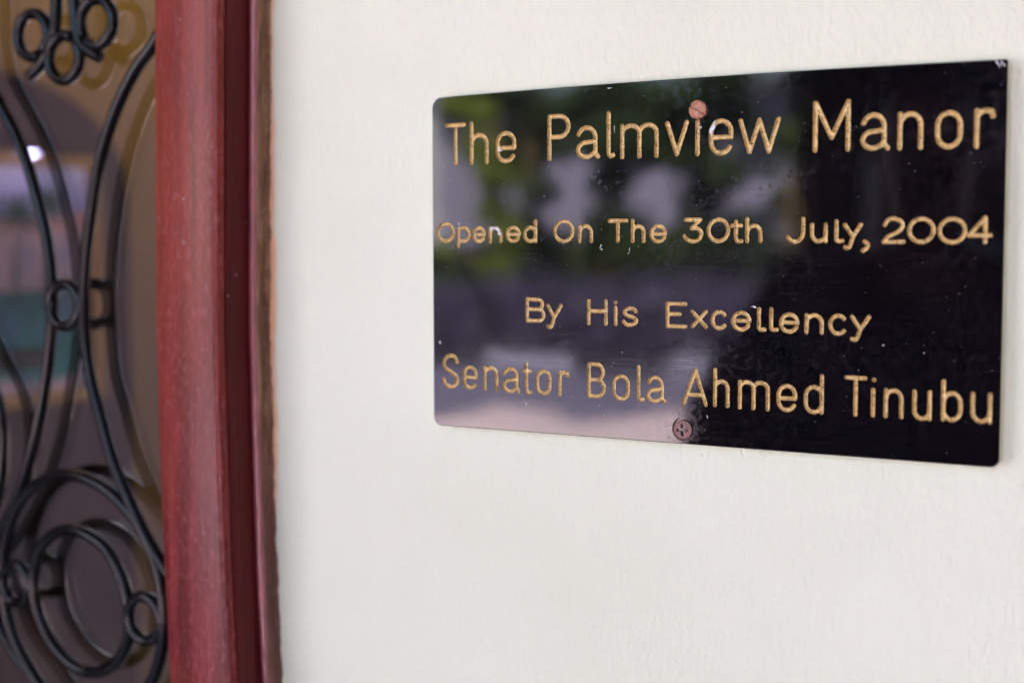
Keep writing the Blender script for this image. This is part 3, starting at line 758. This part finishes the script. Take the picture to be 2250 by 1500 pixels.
# spots of white paint left on the plaque
def fleck(px, py, rx, rz, rot, k=14, hgt=0.00022):
    c = on_y(px, py, FY); vs = [(c[0], FY - hgt, c[2])]; fs = []
    for lv, (s_, h_) in enumerate(((0.6, 0.8), (1.0, -0.1))):
        for i in range(k):
            a = 2 * math.pi * i / k; rr = (1 + 0.35 * math.sin(3 * a + px) + 0.22 * math.sin(5 * a + py)) * s_
            x = rx * rr * math.cos(a); z = rz * rr * math.sin(a)
            vs.append((c[0] + x * math.cos(rot) - z * math.sin(rot), FY - hgt * h_, c[2] + x * math.sin(rot) + z * math.cos(rot)))
    for i in range(k):
        fs.append((0, 1 + i, 1 + (i + 1) % k)); fs.append((1 + i, 1 + k + i, 1 + k + (i + 1) % k, 1 + (i + 1) % k))
    from_py('paint_fleck', vs, fs, PAINTFLECK, plq, True)
for a in [(1566, 280, .0011, .0026, -.55), (1563, 292, .0006, .0016, -.1), (1083, 502, .0024, .0007, .1), (1091, 503, .0019, .0009, -.5), (1097, 511, .0009, .0018, .1),
          (1079, 504, .0007, .0012, 0), (1097, 329, .0008, .0013, .3), (1102, 331, .0005, .0004, 0), (1339, 194, .0014, .00028, .05), (2190, 136, .0004, .0012, .5), (2194, 142, .0003, .0016, .4), (2201, 139, .0004, .0013, .1),
          (2207, 143, .0003, .0009, .1), (1656, 674, .0012, .0004, -.2), (1660, 675, .0005, .0005, 0), (1320, 541, .0003, .0013, -.4), (1322, 548, .0006, .0004, .3), (1383, 548, .0002, .0011, 0), (1381, 556, .0002, .0006, -.6),
          (1941, 758, .0006, .0003, .4), (2030, 775, .0003, .0003, 0), (1157, 886, .0003, .0007, -.2), (1554, 340 + 575, .0003, .0009, .3), (1540, 280, .0004, .0007, 0), (967, 752, .0006, .0009, .6), (1350, 283, .0002, .0020, 0), (1008, 492, .0004, .0009, .4)]:
    fleck(*a)

exec_env = True
# ------------------------------------------------------------------ outdoors, seen mirrored in the plaque and in the glass
PAVE = simple('pale_paving', (0.55, 0.43, 0.46), 0.7, 0.10, 0.8)
ASPH = simple('asphalt', (0.105, 0.095, 0.155), 0.8, 0.08, 0.6)
EARTH = simple('planting_soil', (0.050, 0.042, 0.052), 0.9, 0.15, 0.7)
FLOOR = simple('porch_tiles', (0.70, 0.67, 0.62), 0.35, 0.06, 2)
def sheet_at(name, pts, z, mat, thick=0.0):
    return tag(from_py(name, [(x, y, z) for x, y in pts], [tuple(range(len(pts)))], mat), kind='structure')
sheet_at('ground', [(-250, -250), (250, -250), (250, 250), (-250, 250)], -0.012, EARTH)
def mir(px, py, s):                       # the point at distance s in front of the wall that the plaque mirrors there
    r = ray(px, py); t_ = (s - CAM[1]) / r[1]
    return Vector((CAM[0] + r[0] * t_, -s, CAM[2] + r[2] * t_))
def mir0(px, py, z=0.0):
    r = ray(px, py); t_ = (z - CAM[2]) / r[2]
    return (CAM[0] + r[0] * t_, -(CAM[1] + r[1] * t_))
edge_px = [(700, 925), (880, 922), (960, 918), (1030, 905), (1100, 890), (1180, 905), (1270, 931), (1350, 926), (1450, 910), (1520, 898), (1600, 905), (1700, 915), (1850, 905)]
wv = [tuple(p) for p in crom([mir0(x, y) for x, y in edge_px], 6)]
wv = [(-30, wv[0][1])] + wv
sheet_at('driveway', wv + [(14.5, wv[-1][1]), (14.5, -2.75), (-30, -2.75)], -0.004, PAVE)
sheet_at('road', [(-60, mir0(1200, 810)[1]), (30, mir0(1200, 810)[1]), (30, -8), (-60, -8)], -0.008, ASPH)
bm = bmesh.new(); add_box(bm, -6.0, 4.0, -2.7, -0.001, -0.05, 0.0); tag(from_bm('porch_floor', bm, FLOOR), kind='structure')
bm = bmesh.new(); add_box(bm, -6.2, 4.2, -2.85, 0.16, 3.06, 3.2)
pr = from_bm('porch_roof', bm, simple('roof_soffit', (0.20, 0.14, 0.10), 0.7)); tag(pr, 'flat pale porch roof over the doorway', 'roof')
WHP = simple('white_kerb_paint', (0.42, 0.40, 0.52), 0.6); BKP = simple('black_kerb_paint', (0.05, 0.045, 0.06), 0.6)
KY = mir0(1200, 812)[1]
kb = empty('kerb', (-12, KY, 0), 'kerb painted in pale and dark blocks along the road, mirrored in the plaque', 'kerb')
bm = bmesh.new(); add_box(bm, -0.60, 0.60, -0.1, 0.1, 0.0, 0.20, 0.02); kmw = bpy.data.meshes.new('kerb_block'); bm.to_mesh(kmw); bm.free()
kmb = kmw.copy(); kmw.materials.append(WHP); kmb.materials.append(BKP)
for i in range(20):
    o = bpy.data.objects.new('kerb_block', kmw if i % 2 else kmb); COL.objects.link(o); o.parent = kb
    o.location = (1.24 * (i - 10), -0.1, -0.008)
# building beyond the garden
FAC = simple('lavender_render', (0.30, 0.28, 0.40), 0.8, 0.05, 0.6)
bld = empty('pale_building', (-22, -40, 0), 'pale lavender house across the road behind the trees, mirrored in the plaque', 'building')
bm = bmesh.new(); add_box(bm, -40, -4, -46, -40, -0.01, 6.2); from_bm('wall', bm, FAC, bld)
bm = bmesh.new(); add_box(bm, -40.5, -3.5, -46.5, -39.4, 6.2, 6.7); from_bm('roof', bm, simple('roof_tiles', (0.09, 0.08, 0.10), 0.8), bld)
WG = simple('window_dark', (0.03, 0.035, 0.05), 0.15)
for i in range(8):
    for z in (1.0, 3.9):
        bm = bmesh.new(); add_box(bm, -37.5 + i * 4.3, -36.1 + i * 4.3, -39.995, -39.9, z, z + 1.6); from_bm('window', bm, WG, bld)
wh = empty('reflector_house', (-4, -30, 0), 'small pale house added in full sun as a bright reflection, mirrored as the streak beside the dark post', 'house')  # house added as a bright surface for the frame edge to reflect
WHT = simple('white_render', (0.34, 0.32, 0.46), 0.8, 0.04, 0.6)
bm = bmesh.new(); add_box(bm, -9.5, 2.5, -36, -30, -0.01, 5.6); from_bm('wall', bm, WHT, wh)
bm = bmesh.new(); add_box(bm, -10.0, 3.0, -36.5, -29.4, 5.6, 6.1); from_bm('roof', bm, simple('slate', (0.09, 0.08, 0.10), 0.8), wh)
for i in range(4):
    bm = bmesh.new(); add_box(bm, -8.2 + i * 3.0, -7.2 + i * 3.0, -29.995, -29.9, 0.9, 2.2); from_bm('window', bm, WG, wh)
vl = empty('reflector_villa', (-26, -28, 0), 'tall white villa added at the far left of the garden as a bright reflector for the varnished frame', 'villa')  # unseen building added so its bright front gives the frame a sheen
bm = bmesh.new(); add_box(bm, -36, -23.0, -34, -28, -0.01, 6.6); from_bm('wall', bm, simple('white_stucco', (0.82, 0.81, 0.80), 0.8, 0.04, 0.6), vl)
bm = bmesh.new(); add_box(bm, -36.5, -22.6, -34.5, -27.5, 6.6, 7.1); from_bm('roof', bm, simple('grey_slate', (0.09, 0.08, 0.10), 0.8), vl)
for i in range(3):
    bm = bmesh.new(); add_box(bm, -34.6 + i * 4.0, -33.4 + i * 4.0, -27.995, -27.9, 0.9, 2.4); from_bm('window', bm, WG, vl)
# leaves
def leaves(name, centres, count, size, mat, parent=None, lab=None):
    C = np.array([c[:3] for c in centres]); R = np.array([c[3] for c in centres]); w = R ** 2 / (R ** 2).sum()
    k = rng.choice(len(C), count, p=w); d = rng.normal(size=(count, 3)); d /= np.linalg.norm(d, axis=1)[:, None]
    rad = R[k] * rng.uniform(0.35, 1.0, count) ** 0.6
    P_ = C[k] + d * rad[:, None] * np.array([1, 1, 0.8])
    a = rng.normal(size=(count, 3)); a /= np.linalg.norm(a, axis=1)[:, None]; b = np.cross(a, rng.normal(size=(count, 3))); b /= np.linalg.norm(b, axis=1)[:, None]
    s = size * rng.uniform(0.6, 1.3, count)[:, None]
    V4 = np.stack([P_ - a * s, P_ + b * s * .45, P_ + a * s, P_ - b * s * .45], 1).reshape(-1, 3)
    me = bpy.data.meshes.new(name); F4 = np.arange(count * 4).reshape(-1, 4)
    me.from_pydata(V4.tolist(), [], F4.tolist()); me.update()
    return link(name, me, mat, parent)
BARK = simple('bark', (0.20, 0.14, 0.06), 0.9, 0.2, 4)
LF1 = mat_leaf('leaf_dark', (0.025, 0.055, 0.018), (0.06, 0.11, 0.03)); LF2 = mat_leaf('leaf_bright', (0.16, 0.22, 0.035), (0.34, 0.40, 0.06))
def tree(px, s, crowns, mat, label, n=5000, size=0.13, trunk_to=700):
    b = mir(px, 700, s); x, y = b.x, b.y
    pos = []
    for (cx_, cy_, r_) in crowns:                       # crown clumps: where they are mirrored, and radius in px there
        c = mir(cx_, cy_, s + random.uniform(-.5, .5)); pos.append((c.x, c.y, c.z, r_ * (s + 1.6) * 1.15 / FPX))
    h = max(p[2] for p in pos)
    t = empty('tree', (x, y, 0), label, 'tree', 'garden trees mirrored in the plaque')
    tube('trunk', [(x, y, -0.01), (x + .05, y, h * .3), (x - .05, y + .05, h * .6), (x + .05, y, h * .9)], .1, BARK, t, sides=8, taper=[.13, .10, .07, .03])
    for c in pos[:6]:
        zz = min(c[2] * .75, h * .6)
        tube('limb', [(x, y, zz), ((x + c[0]) / 2, (y + c[1]) / 2, (zz + c[2]) / 2 + .1), c[:3]], .04, BARK, t, sides=6, taper=[.05, .035, .015])
    leaves('crown', pos, n, size, mat, t)
LF3 = mat_leaf('leaf_mid', (0.05, 0.085, 0.02), (0.10, 0.15, 0.035))
tree(1085, 24, [(1010, 240, 42), (1055, 330, 44), (1085, 390, 44), (1080, 460, 38), (1110, 520, 40), (972, 555, 22), (1065, 260, 36), (1090, 590, 36)], LF2, 'slim bright yellow green tree, leftmost mirrored in the plaque', 4600, 0.11)
tree(1160, 26, [(1130, 190, 60), (1190, 250, 60), (1160, 330, 60), (1180, 420, 45), (1150, 500, 50), (1080, 180, 60), (1200, 540, 50), (1130, 590, 60), (1010, 620, 50), (1030, 200, 50)], LF1, 'dense dark green tree mirrored left of the plaque centre', 9000)
tree(1340, 25, [(1280, 230, 60), (1350, 200, 80), (1340, 310, 60), (1345, 400, 48), (1350, 490, 55), (1290, 570, 50), (1400, 560, 60), (1240, 320, 36), (1390, 300, 50), (1450, 560, 50)], LF1, 'broad dark tree mirrored near the middle of the plaque', 9000)
tree(1530, 26, [(1450, 250, 65), (1530, 220, 70), (1600, 260, 60), (1520, 340, 60), (1540, 440, 50), (1590, 380, 50), (1520, 530, 60), (1620, 500, 40), (1450, 330, 40), (1740, 300, 40), (1750, 450, 50), (1700, 560, 40), (1600, 160, 60)], LF1, 'dark tree mirrored right of the plaque centre beside the posts', 10000)
tree(1265, 22, [(1268, 560, 20), (1275, 610, 24), (1250, 520, 18), (1290, 640, 18)], LF3, 'small green sapling mirrored below the middle of the plaque', 420, 0.10)
tree(1745, 23, [(1745, 300, 26), (1740, 350, 20), (1700, 380, 16)], LF3, 'spindly pale green tree mirrored next to the slim post', 300, 0.10)
HY0 = -mir0(1200, 790)[1] * -1 - 1.2
hd = leaves('hedge', [(-26 + i * 0.7, HY0 + 0.2 * math.sin(i), 0.50 + 0.06 * math.sin(i * 1.7), 0.74) for i in range(40)], 15000, 0.10, mat_leaf('hedge_leaf', (0.090, 0.066, 0.165), (0.145, 0.105, 0.24)))
us = leaves('undergrowth', [mir(900 + i * 22, 585 + 22 * math.sin(i * 1.3), 29).to_tuple() + (0.62,) for i in range(44)] + [mir(900 + i * 30, 640, 28.5).to_tuple() + (0.55,) for i in range(32)], 26000, 0.13, mat_leaf('undergrowth_leaf', (0.022, 0.034, 0.024), (0.050, 0.060, 0.050)))
tag(us, 'dark undergrowth filling the space beneath the garden trees', 'bushes', kind='stuff')
tag(hd, 'low dark hedge along the far side of the road', 'hedge')
# side wall of the porch, mirrored in the door glass
bm = bmesh.new(); add_box(bm, -2.05, -1.90, -1.245, -0.001, 0.0, 2.05)
tag(from_bm('porch_side_or_blocker_wall', bm, simple('mauve_paint', (0.115, 0.078, 0.082), 0.7, 0.05, 3)), kind='structure')
bm = bmesh.new(); add_box(bm, 0.80, 0.95, -2.4, -0.001, 0.0, 3.058)  # right-hand wall added out of view to block light from that side
tag(from_bm('porch_side_or_blocker_wall', bm, simple('blocker_brown', (0.22, 0.15, 0.12), 0.7, 0.05, 3)), kind='structure')
# framed picture of palms, a chair and a tiny lamp by the side wall: the door glass mirrors them
WXF = -1.90
def side(px, py, x=WXF):                   # the point of the plane x = const that the door glass mirrors at that line of sight
    r = ray(px, py); t_ = (x - CAM[0]) / r[0]
    p = CAM + r * t_
    return np.array([x, 0.024 - p[1], p[2]])
a_ = side(-170, 352); b_ = side(184, 846)
PX = WXF + 0.02
pic = empty('framed_picture', (PX, float(b_[1]), float(b_[2])), 'framed picture of palms under a lavender sky, mirrored in the door glass', 'picture')
py0, py1, pz0, pz1 = float(b_[1]), float(a_[1]), float(b_[2]), float(a_[2])
py0, py1 = min(py0, py1), max(py0, py1)
GILT = simple('gilt_wood', (0.40, 0.20, 0.05), 0.4, 0.15, 30)
fw = 0.022
for (y0, y1, z0, z1) in ((py0 - fw, py1 + fw, pz1, pz1 + fw), (py0 - fw, py1 + fw, pz0 - fw, pz0), (py0 - fw, py0, pz0, pz1), (py1, py1 + fw, pz0, pz1)):
    bm = bmesh.new(); add_box(bm, WXF + 0.0005, PX + 0.010, y0, y1, z0, z1, 0.003); from_bm('frame_rail', bm, GILT, pic)
t = NT('painted_canvas'); v0 = t.coords(); sx = t.n('ShaderNodeSeparateXYZ'); t.t.links.new(v0, sx.inputs[0])
hh = t.math('DIVIDE', t.math('SUBTRACT', sx.outputs['Z'], pz0), pz1 - pz0)
hh = t.math('ADD', hh, t.math('MULTIPLY', t.math('SUBTRACT', t.noise(14, 4, 0.6, v0), 0.5), 0.14))
col = t.ramp(hh, [(0.0, (0.62, 0.46, 0.50)), (0.04, (0.55, 0.38, 0.44)), (0.07, (0.03, 0.20, 0.19)), (0.25, (0.02, 0.15, 0.14)), (0.44, (0.015, 0.08, 0.08)), (0.47, (0.34, 0.24, 0.27)), (0.68, (0.55, 0.36, 0.36)), (0.76, (0.70, 0.34, 0.30)), (0.80, (0.38, 0.38, 0.72)), (0.90, (0.62, 0.58, 0.95)), (1.0, (0.80, 0.74, 0.96))])
col = t.mix(t.ramp(t.noise(30, 3, 0.6, t.coords((1, 1, 0.35))), [(0.52, 0.0), (0.62, 0.5)]), col, (0.10, 0.14, 0.30))
t.pbr(col, 0.6)
bm = bmesh.new(); add_box(bm, WXF + 0.001, PX, py0, py1, pz0, pz1); from_bm('canvas', bm, t.m, pic)
PALM = simple('palm_print', (0.045, 0.10, 0.085), 0.6)
for pxp, hpx in ((14, 470), (82, 450), (-70, 460)):
    c0 = side(pxp, 655); c1 = side(pxp + 4, hpx)
    bm = bmesh.new(); xx = PX + 0.0015
    def strip(p, q, w):
        p = Vector(p); q = Vector(q); d = (q - p).normalized(); n_ = Vector((0, d.z, -d.y)) * w
        bm.faces.new([bm.verts.new(k_.to_tuple()) for k_ in (p - n_, p + n_, q + n_ * .35, q - n_ * .35)])
    strip((xx, c0[1], c0[2]), (xx, c1[1], c1[2]), 0.006)
    for a in range(9):
        an = math.radians(-40 + a * 32.5); xx += 0.0003
        strip((xx, c1[1], c1[2]), (xx, c1[1] + 0.045 * math.cos(an), c1[2] + 0.045 * math.sin(an) - 0.006), 0.006)
    from_bm('palm_shape', bm, PALM, pic)
e = side(88, 786, -1.72)
DW = simple('dark_wood', (0.010, 0.006, 0.008), 0.4)
cy, cz = float(e[1]), float(e[2])
ch = empty('high_back_chair', (-1.72, cy + 0.2, 0.0), 'dark high backed chair standing before the palm picture, mirrored in the door glass', 'chair')
def cb(name, x0, x1, y0, y1, z0, z1):
    bm = bmesh.new(); add_box(bm, x0, x1, y0, y1, z0, z1, 0.004); return from_bm(name, bm, DW, ch)
cb('top_rail', -1.735, -1.705, cy, cy + 0.42, cz - 0.016, cz + 0.016)
cb('back_post', -1.734, -1.706, cy + 0.10, cy + 0.13, 0.001, cz - 0.017); cb('back_post', -1.734, -1.706, cy + 0.34, cy + 0.37, 0.001, cz - 0.017)
cb('seat', -1.704, -1.34, cy + 0.06, cy + 0.40, 0.60, 0.64)
cb('leg', -1.37, -1.34, cy + 0.07, cy + 0.10, 0.001, 0.599); cb('leg', -1.37, -1.34, cy + 0.36, cy + 0.39, 0.001, 0.599)
LB = side(68, 338, WXF + 0.045)
sp_ = empty('small_spot_lamp', LB.tolist(), 'tiny blue white lamp above the palm picture, mirrored in the door glass', 'lamp')
bm = bmesh.new(); bmesh.ops.create_uvsphere(bm, u_segments=16, v_segments=10, radius=0.0036)
for v in bm.verts: v.co += Vector(LB.tolist())
from_bm('bulb', bm, emis('blue_white_bulb', (0.45, 0.42, 1.0), 6.0), sp_, True)
tube('lamp_arm', [(LB[0] - 0.003, LB[1], LB[2] + 0.003), (LB[0] - 0.02, LB[1], LB[2] + 0.02), (WXF + 0.001, LB[1], LB[2] + 0.022)], 0.002, IRON, sp_)

# porch posts
PW = simple('post_dark_wood', (0.030, 0.018, 0.015), 0.5)
for (x, w, lab) in ((-1.01, .075, 'slim dark brown porch post mirrored left of the person'), (-0.725, .15, 'wide dark brown porch post mirrored behind the person')):
    t = empty('porch_post', (x, -2.55, 0), lab, 'post', 'porch posts')
    bm = bmesh.new(); add_box(bm, x - w, x + w, -2.55 - w, -2.55 + w, 0.12, 2.94, 0.01); from_bm('shaft', bm, PW, t)
    bm = bmesh.new(); add_box(bm, x - w - .03, x + w + .03, -2.58 - w, -2.52 + w, 0.0, 0.12, 0.01); from_bm('plinth', bm, PW, t)
    bm = bmesh.new(); add_box(bm, x - w - .03, x + w + .03, -2.58 - w, -2.52 + w, 2.94, 3.058, 0.01); from_bm('capital', bm, PW, t)

# planter added between the posts to block the top of the bright streak
hp = mir(1895, 215, 2.35)
pl = empty('streak_blocker', tuple(hp), 'dark leafy planter added to block the mirrored streak between the two porch posts', 'planter')
leaves('foliage', [(hp.x, hp.y, hp.z, .15), (hp.x + .05, hp.y, hp.z - .03, .12), (hp.x, hp.y, hp.z + .16, .12), (hp.x - .05, hp.y, hp.z + .05, .12)], 1500, 0.03, LF1, pl)
tube('basket', [(hp.x, hp.y, hp.z - .04), (hp.x, hp.y, hp.z), (hp.x, hp.y, hp.z + .05)], .06, PW, pl, taper=[.05, .08, .09])
tube('cord', [(hp.x, hp.y, hp.z + .05), (hp.x, hp.y, 3.058)], .004, PW, pl, sides=6)

# ------------------------------------------------------------------ person standing before the wall, seen only as a dark mirror image
SKIN = simple('skin', (0.10, 0.045, 0.028), 0.45, 0.05, 20)
SHIRT = simple('dark_shirt', (0.020, 0.012, 0.024), 0.85, 0.1, 30, 0.001, 60)
TROUS = simple('dark_trousers', (0.012, 0.012, 0.015), 0.9, 0.1, 30, 0.001, 60)
SHOE = simple('shoe_leather', (0.01, 0.008, 0.007), 0.35)
HX, HY = -0.51, -1.42
pers = empty('person', (HX, HY, 0), 'person in dark clothes facing the wall, mirrored in the plaque right half', 'person')
def skin(name, verts, edges, mat, lvl=2):
    me = bpy.data.meshes.new(name); me.from_pydata([(HX + v[0], HY + v[1], v[2]) for v in verts], edges, []); me.update()
    o = link(name, me, mat, pers)
    md = o.modifiers.new('s', 'SKIN'); sv_ = me.skin_vertices[0].data
    for s_, v in zip(sv_, verts): s_.radius = (v[3], v[4] if len(v) > 4 else v[3])
    sv_[0].use_root = True
    sb = o.modifiers.new('b', 'SUBSURF'); sb.levels = lvl; sb.render_levels = lvl
    md.use_smooth_shade = True
    return o
# one continuous body: pelvis, spine, neck, head, arms, legs (facing +y)
bv = [(0, 0, .93, .15, .10), (0, 0, 1.08, .135, .09), (0, .01, 1.25, .155, .10), (0, 0, 1.38, .13, .085), (0, 0, 1.455, .055, .055), (0, .015, 1.53, .06, .06), (0, .02, 1.62, .078, .09), (0, .01, 1.70, .06, .075),
      (-.18, 0, 1.385, .058), (-.33, -.02, 1.15, .044), (-.25, .10, 1.02, .034), (-.215, .14, 1.00, .026),
      (.18, 0, 1.385, .058), (.225, -.02, 1.14, .044), (.21, .17, 1.02, .034), (.20, .22, 1.00, .026),
      (-.09, 0, .86, .095), (-.10, .01, .50, .060), (-.10, -.02, .27, .055), (-.10, -.02, .09, .036), (.09, 0, .86, .095), (.10, .01, .50, .060), (.10, -.02, .27, .055), (.10, -.02, .09, .036)]
be = [(0, 1), (1, 2), (2, 3), (3, 4), (4, 5), (5, 6), (6, 7), (3, 8), (8, 9), (9, 10), (10, 11), (3, 12), (12, 13), (13, 14), (14, 15), (0, 16), (16, 17), (17, 18), (18, 19), (0, 20), (20, 21), (21, 22), (22, 23)]
skin('body', bv, be, SKIN)
skin('shirt', [(0, 0, .90, .25, .13), (0, 0, 1.08, .27, .125), (0, .01, 1.25, .205, .12), (0, 0, 1.385, .14, .10), (0, 0, 1.425, .07, .07), (-.185, 0, 1.385, .080), (-.27, -.015, 1.26, .080), (-.32, -.015, 1.14, .100), (-.26, .09, 1.03, .055), (.185, 0, 1.385, .074), (.212, -.015, 1.20, .066), (.226, -.015, 1.13, .062)],
     [(0, 1), (1, 2), (2, 3), (3, 4), (3, 5), (5, 6), (6, 7), (7, 8), (3, 9), (9, 10), (10, 11)], SHIRT)
skin('trousers', [(0, 0, .93, .155, .11), (-.095, 0, .83, .112), (-.10, .01, .50, .082), (-.10, -.02, .27, .076), (-.10, -.02, .08, .066), (.095, 0, .83, .112), (.10, .01, .50, .082), (.10, -.02, .27, .076), (.10, -.02, .08, .066)],
     [(0, 1), (1, 2), (2, 3), (3, 4), (0, 5), (5, 6), (6, 7), (7, 8)], TROUS)
for s in (-1, 1):
    skin('shoe', [(s * .10, -.05, .045, .04), (s * .10, .05, .045, .045), (s * .105, .15, .035, .036)], [(0, 1), (1, 2)], SHOE)
    # hand: palm, four fingers of different length, thumb
    hx, hy, hz = (-.215, .14, 1.00) if s < 0 else (.20, .22, 1.00)
    skin('hand', [(hx, hy, hz, .024, .018), (hx - s * .01, hy + .05, hz - .01, .036, .016), (hx - s * .012, hy + .08, hz - .018, .036, .015)], [(0, 1), (1, 2)], SKIN)
    for k, L_ in enumerate((.062, .072, .068, .052)):
        fx = hx - s * .012 + (k - 1.5) * .019
        skin('finger', [(fx, hy + .085, hz - .02, .009), (fx, hy + .085 + L_ * .45, hz - .03, .0085), (fx, hy + .085 + L_ * .75, hz - .052, .008), (fx, hy + .085 + L_ * .82, hz - .072, .007)], [(0, 1), (1, 2), (2, 3)], SKIN, 1)
    skin('thumb', [(hx - s * .035, hy + .03, hz - .01, .011), (hx - s * .055, hy + .06, hz - .02, .010), (hx - s * .056, hy + .088, hz - .035, .009)], [(0, 1), (1, 2)], SKIN, 1)
HAIR = simple('black_hair', (0.008, 0.007, 0.007), 0.9, 0.2, 80, 0.004, 200)
def ell(name, c, r, mat, zcut=None):
    bm = bmesh.new(); bmesh.ops.create_uvsphere(bm, u_segments=24, v_segments=16, radius=1)
    if zcut is not None:
        bmesh.ops.delete(bm, geom=[v for v in bm.verts if v.co.z < zcut and v.co.y > -0.2], context='VERTS')
    for v in bm.verts: v.co = Vector((HX + c[0] + v.co.x * r[0], HY + c[1] + v.co.y * r[1], c[2] + v.co.z * r[2]))
    return from_bm(name, bm, mat, pers, True)
ell('hair', (0, .002, 1.665), (.084, .102, .095), HAIR, 0.12)
EYE = simple('eye_white', (0.7, 0.68, 0.65), 0.2)
for s in (-1, 1):
    ell('eye', (s * .031, .098, 1.615), (.012, .010, .009), EYE); ell('ear', (s * .081, .0, 1.60), (.010, .018, .030), SKIN)
ell('nose', (0, .112, 1.585), (.013, .018, .022), SKIN); ell('mouth', (0, .100, 1.545), (.024, .008, .008), simple('lips', (0.12, 0.035, 0.03), 0.4))
